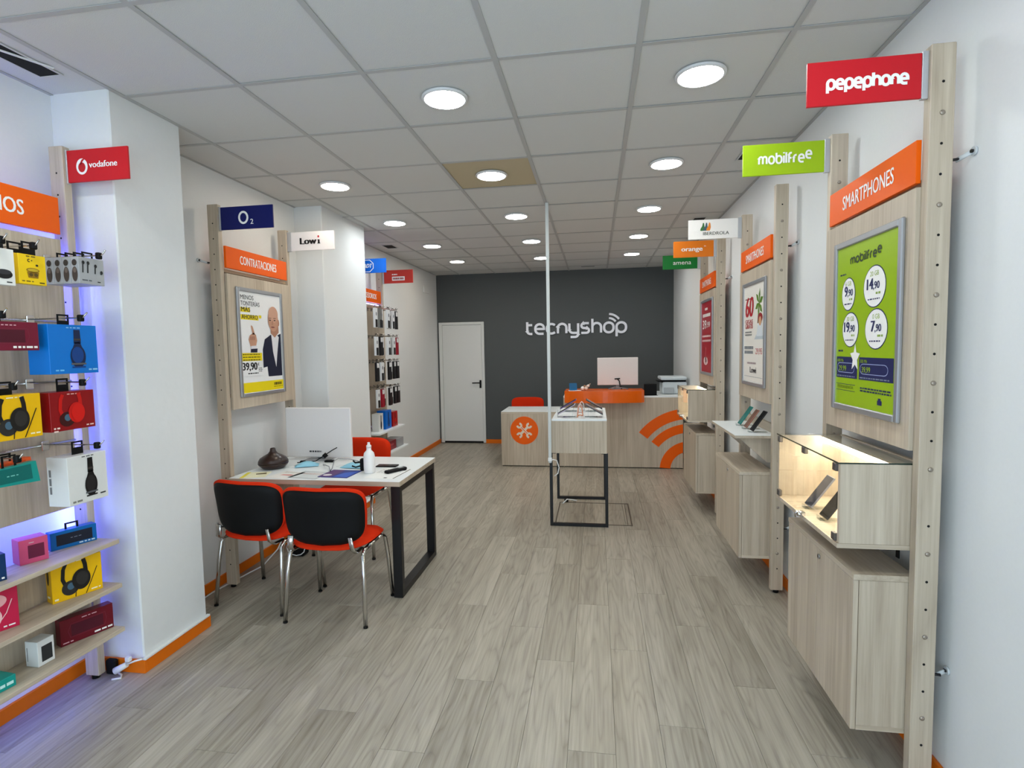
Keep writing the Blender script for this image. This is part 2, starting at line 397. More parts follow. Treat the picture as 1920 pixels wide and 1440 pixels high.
# ceiling: slab above, tees, one object per tile
ceil = struct(boxo('ceiling', mat('plenum', (60, 60, 60), 0.9), XL3-.2, XR+.2, YF-.1, YB+.1, ZC+.12, ZC+.2))
X0, Y0 = -.416, 2.349
gx = [XL3]+[X0+.6*i for i in range(-3, 3)]+[XR]; gy = [YF]+[Y0+.6*j for j in range(-5, 11)]+[YB]
tmesh = {}
for i in range(len(gx)-1):
    for j in range(len(gy)-1):
        a, b, c, d = gx[i], gx[i+1], gy[j], gy[j+1]
        if d-c < .03: continue
        st = abs((a+b)/2+.716) < .05 and abs((c+d)/2-3.849) < .05
        key = (round(b-a, 3), round(d-c, 3), st)
        if key not in tmesh:
            mb = MB(); w, l = (b-a)/2-.004, (d-c)/2-.004; mb.box(-w, w, -l, l, 0, .014, 0, .002)
            o = mb.build('ceiling_tile', TILEB if st else TILE, ceil, False); tmesh[key] = o.data
        else: o = link(bpy.data.objects.new('ceiling_tile', tmesh[key]), ceil)
        if st: o['label'] = 'beige discoloured ceiling tile'
        dz = random.uniform(0, .003) if i > 0 else .001
        o.location = ((a+b)/2, (c+d)/2, ZC+.0025+dz)
for i in range(1, len(gx)-1): boxo('ceiling_tee', TEE, gx[i]-.012, gx[i]+.012, YF, YB, ZC, ZC+.0024, ceil)
for j in range(1, len(gy)-1): boxo('ceiling_cross_tee', TEE, XL3, XR, gy[j]-.0115, gy[j]+.0115, ZC+.0002, ZC+.0025, ceil)
for nm, a, b, c, d in (('edge_angle', XL, XL+.018, YF, P1[0]), ('edge_angle', XL, XL+.018, P1[1], P2[0]), ('edge_angle', XL3, XL3+.018, P2[1], YB), ('edge_angle', XR-.018, XR, YF, YB)):
    boxo(nm, TEE, a, b, c, d, ZC-.0005, ZC+.002, ceil)
# baseboards
BH, BT = .066, .014
def bb(name, *boxes):
    mb = MB()
    for q in boxes: mb.box(q[0], q[1], q[2], q[3], 0, BH, 0, .0015)
    return struct(mb.build(name, ORB))
bb('baseboard_left', (XL, XL+BT, YF, P1[0]), (XL, XL+BT, P1[1], P2[0]), (XL3, XL3+BT, P2[1], YB))
bb('baseboard_pillar_near', (XL+BT, P1[2]+BT, P1[0]-BT, P1[0]), (P1[2], P1[2]+BT, P1[0], P1[1]), (XL+BT, P1[2]+BT, P1[1], P1[1]+BT))
bb('baseboard_pillar_far', (XL+BT, P2[2]+BT, P2[0]-BT, P2[0]), (P2[2], P2[2]+BT, P2[0], P2[1]), (XL3+BT, P2[2]+BT, P2[1], P2[1]+BT))
bb('baseboard_right', (XR-BT, XR, YF, YB))
bb('baseboard_back', (-1.84, XR-BT, YB-BT, YB))
struct(boxo('trim_1', PVC, P1[2], P1[2]+.02, P1[0]-.012, P1[1]+.004, BH+.001, BH+.013, bev=.002))
struct(boxo('trim_2', PVC, P2[2], P2[2]+.03, P2[0]-.012, P2[1]+.004, BH+.001, BH+.013, bev=.002))
# door in the back wall
dr = bpy.data.objects.new('door_1', None); link(dr); dr.location = (-2.21, YB, 0); dr['kind'] = 'structure'
DW = mat('door_white', (222, 222, 218), 0.5)
mb = MB(); mb.box(-2.59, -2.535, YB-.03, YB-.001, 0.01, 2.025, 0, .004); mb.box(-1.865, -1.822, YB-.03, YB-.001, 0.01, 2.025, 0, .004); mb.box(-2.535, -1.865, YB-.03, YB-.001, 1.98, 2.025, 0, .004)
mb.build('door_frame', DW, dr)
boxo('door_leaf', DW, -2.533, -1.867, YB-.014, YB-.001, .035, 1.978, dr, .002)
boxo('threshold_gap', DARK, -2.533, -1.867, YB-.008, YB-.001, 0.003, .033, dr)
mb = MB(); mb.box(-1.915, -1.883, YB-.026, YB-.013, .93, 1.06, 0, .004); mb.cyl((-1.899, YB-.013, 1.015), (-1.899, YB-.06, 1.015), .009); mb.tube([(-1.899, YB-.058, 1.015), (-1.96, YB-.06, 1.016), (-2.03, YB-.058, 1.014)], .009); mb.cyl((-1.899, YB-.028, .955), (-1.899, YB-.012, .955), .01)
mb.build('door_handle', BLACK, dr)
# junction box high on the left wall
jb = thing('junction_box', 'small white junction box high on the left wall by the grey back wall', 'box', (XL3, 8.2, 2.52))
boxo('cover', WALL, XL3+.001, XL3+.016, 8.06, 8.34, 2.46, 2.58, jb, .004)

# ---- downlights
LW = emis('led_neutral', (.97, 1.0, .98), LED); LWW = emis('led_warm', (1.0, .87, .70), LED*.85); LCW = emis('led_cool', (.93, .99, 1.0), LED)
RIM = mat('downlight_rim', (216, 216, 216), 0.4)
def downlight(x, y, lm, label, group=None):
    t = thing('downlight', label, 'ceiling light', (x, y, ZC), 0, group)
    mb = MB(); mb.lathe([(.100, 0), (.112, 0), (.113, -.006), (.106, -.013), (.099, -.013), (.098, -.006)], (x, y, ZC), 0, 40); mb.build('trim_ring', RIM, t)
    mb = MB(); mb.lathe([(.0985, -.004), (.0985, -.0115), (.05, -.0118), (.0005, -.012)], (x, y, ZC), 0, 40); mb.build('diffuser', lm, t)
ordn = ['nearest', 'second nearest', 'third nearest', 'fourth nearest', 'farthest']
LX = {'left': -1.905, 'middle': -.722, 'right': .480}
LY = [2.645, 3.845, 5.05, 6.25, 7.42]
warm = {('left', 1), ('left', 4), ('right', 3)}; 
for row, xx in LX.items():
    for i, yy in enumerate(LY):
        if row == 'left' and i == 0: continue
        lm = LWW if (row, i) in warm else (LCW if row == 'left' or i == 0 else LW)
        o_ = ordn[i] if row != 'left' else ['', 'nearest', 'second nearest', 'third nearest', 'farthest'][i]
        extra = {('middle', 1): ' set in the beige tile', ('left', 1): ', warm white', ('left', 4): ', warm white', ('right', 3): ', warm white'}.get((row, i), '')
        downlight(xx, yy, lm, 'lit round downlight, %s of the %s ceiling row%s' % (o_, row, extra), 'round ceiling downlights')
for row, xx in LX.items():  # unseen lamps continuing the rows, added to light the front of the shop
    downlight(xx, .249+1.2, LW, 'lit round downlight nearest the shop entrance in the %s ceiling row' % row, 'round ceiling downlights')
# ---- ceiling slots
def slot(x0, x1, y0, y1, label, strap=False):
    t = thing('ceiling_slot', label, 'vent', ((x0+x1)/2, (y0+y1)/2, ZC))
    boxo('opening', DARK, x0, x1, y0, y1, ZC-.0012, ZC+.002, t)
    mb = MB(); e = .008
    for q in ((x0-e, x1+e, y0-e, y0), (x0-e, x1+e, y1, y1+e), (x0-e, x0, y0, y1), (x1, x1+e, y0, y1)): mb.box(*q, ZC-.003, ZC+.001)
    mb.build('rim', TILE, t)
    if strap: MB().box(-.006, .006, -.2, .2, ZC-.006, ZC-.002, 0, 0, Matrix.Translation(((x0+x1)/2-.004, (y0+y1)/2-.05, 0)) @ Matrix.Rotation(-.42, 4, 'Z')).build('strap', PVC, t)
slot(-2.405, -2.305, 1.74, 2.11, 'black ceiling slot with a white strap at the upper left', True)
slot(.945, 1.05, 3.70, 3.88, 'black slot in the ceiling behind the lime green hanging sign')
slot(.955, 1.06, 5.52, 5.70, 'black slot in the ceiling above the white leaf-emblem sign')
slot(-2.465, -2.345, 6.09, 6.29, 'small black slot in the left ceiling edge near the blue sign')
slot(-.21, -.01, 8.38, 8.44, 'narrow black slot in the ceiling just before the charcoal back wall')

# ================================================================== SHOP LOGO on the back wall
lg = thing('wall_logo', 'raised white rounded shop-name lettering with wifi arcs on the charcoal wall', 'sign', (-.315, YB, 1.79))
LET = mat('logo_letter_white', (248, 248, 255), 0.35)
zl = 1.805
fm = frame_mat((0, YB, 0), (1, 0, 0), (0, 0, 1), (0, -1, 0))
u = -1.10; k = 1.575/(sum(GL[c][0]+.28 for c in 'tecnyshop')-.28)
for c in 'tecnyshop':
    mb = MB()
    for q, (pts, cl) in enumerate(GL[c][1]): mb.stroke([(u+p[0]*k, zl+p[1]*.155) for p in pts], .037, fm, .004+.0004*q, .03+.0006*q, 0, bool(cl))
    mb.build('letter', LET, lg); u += (GL[c][0]+.28)*k
for R_ in (.135, .20): MB().stroke(arc(.205, 1.895, R_, 88, 36, 8), .032, fm, .004, .03, 0).build('wifi_arc', LET, lg)

# ================================================================== DISPLAY FRAMES
def post(t, x0, x1, y0, side, zt=2.535, holes=True, inner=None):
    """upright with peg holes in the face towards the camera"""
    mb = MB(); mb.box(x0, x1, y0, y0+.038, .02, zt, 0, .0025)
    p = mb.build('post', WZ, t)
    MB().cyl(((x0+x1)/2, y0+.019, 0.0005), ((x0+x1)/2, y0+.019, .022), .017, 0, 14).build('foot', BLACK, p)
    xc = (x0+x1)/2; zs = [.16+.098*i for i in range(24)]
    mb = MB()
    for i, z in enumerate(zs):
        if 1.03 < z < 1.12 : continue
        scr = (i % 3 == 1 and side > 0)
        if not scr: mb.cyl((xc, y0-.0006, z), (xc, y0+.004, z), .0045, 0, 8)
    mb.build('peg_holes', DARK, p)['kind'] = 'stuff'
    if side > 0:
        mb = MB()
        for i, z in enumerate(zs):
            if i % 3 == 1: mb.lathe([(.0085, 0), (.008, .002), (.004, .004), (.0005, .0045)], (0, 0, 0), 0, 12); mb.bm.verts.ensure_lookup_table(); vs = mb.bm.verts[-48:]; bmesh.ops.transform(mb.bm, verts=vs, matrix=Matrix.Translation((xc, y0, z)) @ Matrix.Rotation(PI/2, 4, 'X'))
        mb.build('screw_caps', SCREW, p)['kind'] = 'stuff'
    return p
def wallbr(t, xw, xp, y, z, up=1):
    """acrylic stay from the wall to the post"""
    s = 1 if xw > xp else -1
    mb = MB(); mb.cyl((xp, y+.018, z+.002), (xp+s*.024, y+.012, z+.003), .0048, 1, 10)
    mb.tube([(xp+s*.018, y+.02, z), (xw-s*.006, y-.02*up, z+.016)], .008, 0, 8, (1, .5)); mb.cyl((xw-s*.008, y-.02*up, z+.016), (xw-s*.0005, y-.02*up, z+.016), .014, 0, 14)
    mb.cyl((xw-s*.014, y-.02*up, z+.016), (xw-s*.008, y-.02*up, z+.016), .006, 1, 8)
    mb.build('wall_stay', [ACR2, BLKM], t)
ACR2 = mat('milky_acrylic', (196, 200, 202), 0.25)
XA, XBk = 1.082, 1.155          # right posts
XLa, XLb = -2.473, -2.400       # left posts
def frame_unit(name, label, side, ya, yb, panel=None, wall=None, extra=None, x=None):
    x0, x1 = x if x else ((XA, XBk) if side > 0 else (XLa, XLb))
    t = thing(name, label, 'display frame', ((x0+x1)/2, (ya+yb)/2, 0))
    post(t, x0, x1, ya, side); post(t, x0, x1, yb, side)
    fx = 1.069 if side > 0 else x1+.017
    if panel:
        z0, z1 = panel
        a, b = (fx, fx+.018) if side > 0 else (fx-.018, fx)
        boxo('panel', WZ, a, b, ya+.040, yb-.004, z0, z1, t, .001)
        for zz in (z1+.012, z0+.08): boxo('crossbar', WD, x0+.02, x1-.02, ya+.0385, yb-.0005, zz, zz+.02, t)
    wx = wall if wall else (XR if side > 0 else XL)
    px = x1 if side > 0 else x0
    for yy in (ya, yb):
        for z in (2.165, .41): wallbr(t, wx, px, yy, z, 1 if z > 1 else -1)
    return t
RU = [(2.0, 2.752), (3.527, 4.285), (5.125, 5.885)]
rn = ['nearest right', 'middle right', 'farthest right']
for i, (a, b) in enumerate(RU):
    frame_unit('display_frame', ['tall ash wood display frame at right front holding the lime green poster', 'tall ash wood display frame along right wall holding the white poster', 'tall ash wood display frame along right wall holding the red poster'][i], 1, a, b, (1.197, 2.092))
frame_unit('display_frame', 'tall ash wood frame at the left wall holding the yellow and white poster', -1, 3.20, 3.98, (1.2, 2.10))

# ---- orange category signs between the posts
def catsign(word, x, y0, y1, z0, z1, side, label, align_end=False, tw=None):
    t = thing('category_sign', label, 'sign', (x, (y0+y1)/2, z0), 0, 'orange category signs')
    a, b = (x, x+.016) if side > 0 else (x-.016, x)
    boxo('board', [ORG], a, b, y0, y1, z0, z1, t, .001)
    W_ = y1-y0; H_ = z1-z0
    if side > 0: P = Plate((x, y1, z0), (0, -1, 0), (0, 0, 1), (-1, 0, 0))
    else: P = Plate((x, y0, z0), (0, 1, 0), (0, 0, 1), (1, 0, 0))
    if align_end: P.text(word, W_-.155, H_*.31, H_*.38, WHITE, 1, tw, 'r', bold=.016)
    else: P.text(word, W_/2, H_*.30, H_*.40, WHITE, 1, tw or W_*.60, bold=.016)
    P.build('lettering', t)
for i, (a, b) in enumerate(RU):
    catsign('SMARTPHONES', 1.066, a+.040, b-.036, 2.105, 2.247, 1, 'orange SMARTPHONES sign above the %s poster on the right' % ['lime green', 'white', 'red'][i])
catsign('CONTRATACIONES', -2.383, 3.24, 3.94, 2.137, 2.278, -1, 'orange CONTRATACIONES sign above the poster by the left desk')
catsign('ACCESORIOS', -2.38, 1.45, 2.128, 2.123, 2.285, -1, 'large orange sign ending in IOS at the left edge of the picture', True, .39)

# ---- brand signs sticking out of the posts
SIL = mat('silver_edge', (196, 198, 202), 0.35, 0.6)
def brand(label, x0, x1, y, col, fn, side, z0=2.372, z1=2.516, postx=None):
    t = thing('brand_sign', label, 'sign', ((x0+x1)/2, y, z0), 0, 'hanging brand signs')
    boxo('board', pm(col), x0, x1, y-.005, y+.005, z0, z1, t, .0012)
    px = postx if postx is not None else (XA if side > 0 else XLb)
    a, b = (x1, px-.0006) if side > 0 else (px+.0006, x0)
    if b-a > .002: boxo('bracket', SIL, a, b, y-.008, y+.008, z0-.004, z1+.004, t, .001)
    P = Plate((x0, y-.005, z0), (1, 0, 0), (0, 0, 1), (0, -1, 0)); fn(P, x1-x0, z1-z0); P.build('lettering', t)
def w_pepe(P, W, H): letters(P.mb, 'pepephone', P.fm, W*.18, H*.36, .030, W*.70, .0098, 0, P.d(1), P.mi(WHITE), .26)
def w_mobil(P, W, H): letters(P.mb, 'mobilfree', P.fm, W*.20, H*.36, .034, W*.64, .0085, 0, P.d(1), P.mi(WHITE), .36, True)
def w_iber(P, W, H):
    for k, (c, du) in enumerate((((60, 110, 60), 0), ((70, 90, 100), .022), ((225, 130, 40), .044))):
        P.poly([(W*.24+du, H*.46), (W*.24+du+.004, H*.43), (W*.24+du+.026, H*.43), (W*.24+du+.032, H*.60), (W*.24+du+.028, H*.82), (W*.24+du+.02, H*.84), (W*.24+du+.014, H*.66), (W*.24+du+.004, H*.56)], c, 1+k)
    P.text('IBERDROLA', W*.56, H*.2, H*.165, (88, 92, 84), 1, W*.52)
def w_orange(P, W, H): P.text('orange', W*.46, H*.38, H*.27, WHITE, 1, W*.52, bold=.02); P.text('TM', W*.78, H*.62, H*.06, WHITE, 1)
def w_amena(P, W, H): P.text('amena', W*.56, H*.32, H*.3, WHITE, 1, W*.52, bold=.0)
def w_vod(P, W, H):
    P.ell(W*.245, H*.47, .030, .036, WHITE, 1); P.ell(W*.245, H*.445, .019, .022, (190, 24, 30), 2)
    P.poly([(W*.228, H*.50), (W*.245, H*.58), (W*.30, H*.70), (W*.285, H*.71), (W*.25, H*.69), (W*.222, H*.6)], (190, 24, 30), 2)
    P.text('vodafone', W*.595, H*.42, H*.19, WHITE, 1, W*.46, bold=.02)
def w_o2(P, W, H): P.line(arc(W*.44, H*.5, .029, 0, 345, 20, .035), .013, WHITE, 1, True); P.text('2', W*.60, H*.2, H*.22, WHITE, 1)
def w_lowi(P, W, H):
    P.text('Low', W*.40, H*.34, H*.34, (22, 18, 20), 1, W*.37, bold=.04); P.rect(W*.625, H*.34, W*.665, H*.56, (22, 18, 20), 1); P.rect(W*.612, H*.34, W*.678, H*.375, (22, 18, 20), 1); P.rect(W*.612, H*.53, W*.64, H*.56, (22, 18, 20), 1)
    P.ell(W*.64, H*.72, .007, .009, (190, 24, 40), 2)
def w_adt(P, W, H):
    o = [(W*.42+.068*math.cos(PI/8+k*PI/4), H*.5+.064*math.sin(PI/8+k*PI/4)) for k in range(8)]
    P.line(o, .006, WHITE, 1, True); P.text('ADT', W*.42, H*.37, H*.28, WHITE, 1, .085, slant=.25, bold=.03)
def w_small(P, W, H):
    P.rect(W*.28, H*.2, W*.72, H*.5, WHITE, 1); greek(P, W*.31, W*.69, H*.28, H*.14, (150, 50, 40), 1, 1, 2); greek(P, W*.28, W*.46, H*.62, H*.08, WHITE)
brand('bright red hanging sign with bold white lettering on the nearest right post', .712, 1.062, 2.02, (196, 22, 34), w_pepe, 1)
brand('lime green hanging sign with thin white lettering on a right post', .698, 1.058, 2.772, (160, 194, 20), w_mobil, 1)
brand('white hanging sign with a leaf emblem on a right post', .698, 1.055, 4.305, (236, 232, 226), w_iber, 1)
brand('orange hanging sign just behind the white leaf-emblem sign on the right', .705, 1.055, 5.145, (232, 122, 18), w_orange, 1)
brand('dark green hanging sign, farthest on the right', .700, 1.050, 5.905, (10, 122, 44), w_amena, 1)
brand('red hanging sign with a round white drop emblem on the left front post', -2.392, -2.076, 2.20, (196, 20, 30), w_vod, -1)
brand('navy blue hanging sign on the post at the near end of the desk', -2.388, -2.022, 3.22, (8, 20, 92), w_o2, -1)
brand('white hanging sign with black lettering on the post behind the desk', -2.366, -2.004, 4.0, (240, 236, 236), w_lowi, -1)
brand('bright blue hanging sign with an octagon emblem, half hidden by the white pillar', -2.45, -2.105, 5.30, (10, 96, 200), w_adt, -1, 2.372, 2.516, -2.475)
brand('small dull red sign, farthest on the left wall', -2.452, -2.10, 6.10, (200, 60, 48), w_small, -1, 2.362, 2.515, -2.475)

# ---- poster frames on the panels
def poster(label, x, y0, y1, z0, z1, side, fn, sheetcol):
    t = thing('poster_frame', label, 'poster', (x, (y0+y1)/2, z0))
    s = -side; fw = .027; xb = x; xf = x+s*.014
    a, b = min(xb, xf), max(xb, xf)
    mb = MB(); mb.box(a, b, y0, y0+fw, z0, z1, 0, .004); mb.box(a, b, y1-fw, y1, z0, z1, 0, .004); mb.box(a, b, y0+fw, y1-fw, z0, z0+fw, 0, .004); mb.box(a, b, y0+fw, y1-fw, z1-fw, z1, 0, .004)
    mb.build('snap_frame', ALU, t)
    sx = x+s*.006; boxo('sheet', pm(sheetcol, .3), min(x+s*.001, sx), max(x+s*.001, sx), y0+fw, y1-fw, z0+fw, z1-fw, t)
    W_, H_ = y1-y0-2*fw, z1-z0-2*fw
    if side > 0: P = Plate((sx, y1-fw, z0+fw), (0, -1, 0), (0, 0, 1), (-1, 0, 0))
    else: P = Plate((sx, y0+fw, z0+fw), (0, 1, 0), (0, 0, 1), (1, 0, 0))
    fn(P, W_, H_); P.build('print', t)
NAVY = (24, 32, 84); LIME = (152, 184, 8)
def p_lime(P, W, H):
    letters(P.mb, 'mobilfree', P.fm, W*.25, H*.885, .024, W*.5, .0075, 0, P.d(1), P.mi((40, 60, 30)), .36, True)
    greek(P, W*.06, W*.17, H*.825, .006, NAVY)
    for cu, cv, g, pr, c2, ru, rv in ((.22, .70, '6 GB', '9', '90', .125, .105), (.66, .715, '20 GB', '14', '90', .175, .122), (.27, .475, '30 GB', '19', '90', .15, .11), (.70, .47, '0 GB', '7', '90', .175, .118)):
        P.ell(W*cu, H*cv, W*ru, H*rv, NAVY, 0); P.ell(W*cu, H*cv, W*ru-.004, H*rv-.004, WHITE, 1)
        P.text(g, W*cu, H*(cv+rv*.5), .018, (150, 175, 40), 2, bold=.0)
        P.text(pr, W*(cu-ru*.10), H*(cv-rv*.12), .042, NAVY, 2, align='r', bold=.035); P.text(','+c2, W*(cu-ru*.08), H*(cv-rv*.12), .028, NAVY, 2, align='l', bold=.025)
        greek(P, W*cu+W*ru*.15, W*cu+W*ru*.62, H*(cv-rv*.38), .008, (150, 175, 90), 1, l=2); greek(P, W*cu-W*ru*.55, W*cu+W*ru*.5, H*(cv-rv*.62), .005, NAVY, 1, l=2)
    greek(P, W*.05, W*.14, H*.338, .007, NAVY)
    for a, b, t1 in ((.02, .41, '600 Mb'), (.44, .97, '300 Mb')):
        P.rect(W*a, H*.17, W*b, H*.305, NAVY, 0); P.text(t1, W*(a+.02), H*.272, .013, LIME, 1, align='l')
        P.line([(W*(a+.02)+p[0]*(W*(b-a)*.82), H*.205+p[1]*H*.06) for p in arc(.12, .5, .12, 90, 270, 6, .5)+arc(.88, .5, .12, -90, 90, 6, .5)], .003, (150, 160, 200), 1, True)
        P.text('29,99' if a < .3 else '39,99', W*(a+.05), H*.215, .022, LIME, 1, align='l'); greek(P, W*(a+.02), W*(b-.04), H*.178, .005, (120, 130, 150))
    st = [(W*.37+(.045 if k % 2 == 0 else .02)*math.cos(PI/2+k*PI/5), H*.30+(.06 if k % 2 == 0 else .028)*math.sin(PI/2+k*PI/5)) for k in range(10)]
    P.poly(st, WHITE, 2)
    P.rect(W*.02, H*.128, W*.38, H*.131, NAVY, 0); P.rect(W*.02, H*.088, W*.38, H*.091, NAVY, 0); P.text('PERMANENCIA', W*.20, H*.102, .014, (110, 130, 20), 1, W*.3, bold=0)
    greek(P, W*.47, W*.95, H*.115, .006, NAVY, 2); P.rect(W*.76, H*.04, W*.80, H*.075, NAVY, 1); P.rect(W*.745, H*.036, W*.815, H*.062, NAVY, 0)
def p_lowi(P, W, H):
    greek(P, W*.08, W*.5, H*.86, .008, (120, 60, 60))
    P.text('60', W*.28, H*.68, .135, (176, 16, 30), 1, W*.38, bold=.03, slant=.1)
    P.text('GIGAS', W*.28, H*.61, .026, (176, 16, 30), 1, W*.38, bold=.02); P.text('GRATIS', W*.28, H*.555, .034, (176, 16, 30), 1, W*.38, bold=.03)
    greek(P, W*.08, W*.42, H*.51, .010, (130, 130, 130), 2)
    cu, cv = W*.76, H*.80
    for a in range(0, 360, 60):
        q = math.radians(a+20); P.poly([(cu, cv), (cu+.05*math.cos(q-.35), cv+.06*math.sin(q-.35)), (cu+.09*math.cos(q), cv+.1*math.sin(q)), (cu+.05*math.cos(q+.35), cv+.06*math.sin(q+.35))], (90, 130, 30), 1)
    P.poly([(cu-.012, cv), (cu+.012, cv), (cu-.01, H*.60), (cu-.035, H*.60)], (120, 80, 40), 0)
    P.ell(cu+.03, H*.655, .05, .03, (150, 24, 30), 2); P.ell(cu+.03, H*.62, .03, .03, (210, 160, 120), 3)
    P.poly([(cu-.05, H*.47), (cu+.09, H*.47), (cu+.07, H*.60), (cu-.02, H*.60)], (216, 222, 226), 2); P.poly([(cu-.1, H*.44), (cu+.1, H*.44), (cu+.09, H*.48), (cu-.05, H*.49)], (190, 200, 204), 1)
    greek(P, W*.05, W*.5, H*.34, .02, (130, 134, 140), 2, 1.6); P.text('29,95', W*.77, H*.29, .04, (205, 100, 100), 1, W*.3, bold=0)
    greek(P, W*.2, W*.65, H*.185, .012, (170, 150, 150)); P.text('Lowi', W*.5, H*.095, .04, (40, 34, 40), 1, W*.3, bold=.03); greek(P, W*.05, W*.95, H*.05, .004, (170, 170, 170))
def p_red(P, W, H):
    greek(P, W*.35, W*.6, H*.885, .022, WHITE); greek(P, W*.15, W*.85, H*.79, .03, WHITE, 1, 1.4); P.text('39', W*.32, H*.62, .085, WHITE, 1, W*.34); P.text(',99', W*.68, H*.64, .05, WHITE, 1, W*.3)
    greek(P, W*.1, W*.9, H*.5, .018, (240, 200, 200), 2, 2.4); P.ell(W*.45, H*.16, W*.2, H*.06, (230, 190, 190), 1); P.poly([(W*.4, H*.14), (W*.5, H*.14), (W*.5, H*.36), (W*.44, H*.36)], (200, 80, 90), 1)
def p_yellow(P, W, H):
    Y = (238, 214, 10); BK = (26, 26, 30); SK = (196, 148, 122); NV = (24, 28, 52)
    P.text('MENOS', W*.03, H*.925, .030, BK, 1, W*.30, 'l', 0); P.text('TONTERÍAS', W*.03, H*.865, .030, BK, 1, W*.44, 'l', 0)
    P.rect(W*.02, H*.80, W*.24, H*.845, Y, 0); P.text('MÁS', W*.04, H*.806, .030, BK, 1, W*.2, 'l'); P.rect(W*.02, H*.725, W*.43, H*.775, Y, 0); P.text('AHORRO', W*.04, H*.733, .030, BK, 1, W*.37, 'l'); P.text('"', W*.47, H*.69, .06, Y, 1, bold=.03)
    # man in a dark jacket, cropped by the right edge
    P.poly([(W*.62, H*.145), (W*.985, H*.145), (W*.985, H*.60), (W*.88, H*.58), (W*.72, H*.585), (W*.56, H*.535), (W*.50, H*.43), (W*.50, H*.24), (W*.60, H*.25)], NV, 1)
    P.poly([(W*.73, H*.585), (W*.86, H*.60), (W*.93, H*.56), (W*.875, H*.40), (W*.83, H*.24), (W*.76, H*.40)], (228, 226, 230), 2)
    P.poly([(W*.72, H*.60), (W*.82, H*.555), (W*.93, H*.61), (W*.93, H*.70), (W*.72, H*.66)], (176, 128, 104), 3)
    P.ell(W*.795, H*.745, W*.135, H*.125, SK, 4); P.ell(W*.80, H*.80, W*.125, H*.085, (206, 160, 136), 5); P.ell(W*.935, H*.715, W*.02, H*.035, (170, 120, 98), 3)
    for du in (-.065, .055): P.ell(W*(.775+du), H*.738, W*.026, H*.006, (60, 40, 36), 6); P.rect(W*(.775+du-.035), H*.757, W*(.775+du+.035), H*.763, (100, 72, 60), 6)
    P.poly([(W*.76, H*.735), (W*.79, H*.735), (W*.785, H*.69), (W*.745, H*.69)], (182, 132, 108), 6); P.ell(W*.775, H*.665, W*.05, H*.007, (130, 70, 64), 6)
    P.poly([(W*.205, H*.40), (W*.36, H*.40), (W*.37, H*.44), (W*.215, H*.435)], NV, 3); P.poly([(W*.21, H*.435), (W*.36, H*.44), (W*.35, H*.47), (W*.22, H*.465)], (228, 226, 230), 3)
    P.poly([(W*.21, H*.46), (W*.34, H*.465), (W*.37, H*.52), (W*.35, H*.575), (W*.29, H*.60), (W*.20, H*.57), (W*.17, H*.53)], SK, 2); P.poly([(W*.27, H*.58), (W*.325, H*.58), (W*.28, H*.66), (W*.245, H*.675), (W*.235, H*.66)], SK, 2)
    for q in range(3): P.rect(W*(.205+q*.04), H*.525, W*(.235+q*.04), H*.56, (176, 126, 104), 3)
    P.rect(0, H*.315, W*.47, H*.395, Y, 4); greek(P, W*.02, W*.42, H*.375, .008, (110, 100, 20), 3, 2.4, 5)
    P.rect(0, H*.165, W*.47, H*.315, (240, 240, 240), 4); P.text('39,90', W*.17, H*.225, .052, BK, 5, W*.33, bold=.03); P.text('€', W*.37, H*.265, .02, BK, 5); greek(P, W*.12, W*.36, H*.185, .008, BK, 1, 1.8, 5); greek(P, W*.37, W*.46, H*.235, .006, (120, 120, 120), 3, 1.8, 5)
    P.rect(0, 0, W, H*.10, Y, 2); greek(P, W*.75, W*.95, H*.05, .02, (90, 80, 10), 1, 1, 3); greek(P, W*.74, W*.98, H*.03, .004, (120, 110, 20), 1, 1.8, 3)
poster('lime green poster with four round price bubbles in a silver frame', 1.069, 2.092, 2.637, 1.283, 2.008, 1, p_lime, LIME)
poster('white poster with a palm tree and big red 60 in a silver frame', 1.069, 3.632, 4.165, 1.290, 2.005, 1, p_lowi, (238, 232, 222))
poster('dark red poster with white print in a silver frame, farthest on the right', 1.069, 5.20, 5.76, 1.285, 2.018, 1, p_red, (168, 18, 36))
poster('yellow and white poster of a bald man pointing up in a silver frame', -2.383, 3.312, 3.842, 1.274, 2.024, -1, p_yellow, (240, 240, 240))

# ================================================================== RIGHT WALL CABINETS, CASES AND SHELF
def cabinet(label, xf, y0, y1, z0=.168, z1=.748, nd=2):
    t = thing('wall_cabinet', label, 'cabinet', ((xf+1.13)/2, (y0+y1)/2, z0), 0, 'hanging wall cabinets')
    xb = 1.112
    mb = MB(); mb.box(xf+.020, xb, y0+.002, y0+.018, z0+.018, z1-.022, 0, .0008); mb.box(xf+.020, xb, y1-.018, y1-.002, z0+.018, z1-.022, 0, .0008); mb.box(xb-.018, xb, y0+.018, y1-.018, z0+.018, z1-.022)
    mb.build('carcass', WZ, t)
    boxo('top', WY, xf, xb, y0, y1, z1-.021, z1, t, .001); boxo('bottom', WX, xf+.019, xb, y0+.001, y1-.001, z0, z0+.018, t, .001)
    w = (y1-y0-.004)/nd
    for i in range(nd):
        d = boxo('door', WZ, xf+.001, xf+.0185, y0+.002+i*w+.001, y0+.002+(i+1)*w-.001, z0, z1-.0225, t, .001)
        if i == 0: 
            yk = y0+.002+w-.028 if nd == 2 else y0+.25
            mb = MB(); mb.cyl((xf+.001, yk, z1-.052), (xf-.004, yk, z1-.052), .010, 0, 14); mb.box(xf-.0046, xf-.0038, yk-.001, yk+.001, z1-.057, z1-.047, 1); mb.build('lock', [STEEL, DARK], d)
    return t
cabinet('wall-hung ash cabinet with two doors, nearest on the right, below the lit glass case', .905, 2.04, 2.70)
cabinet('wall-hung ash cabinet below the white phone shelf on the right', .897, 3.567, 4.228, .205, .766)
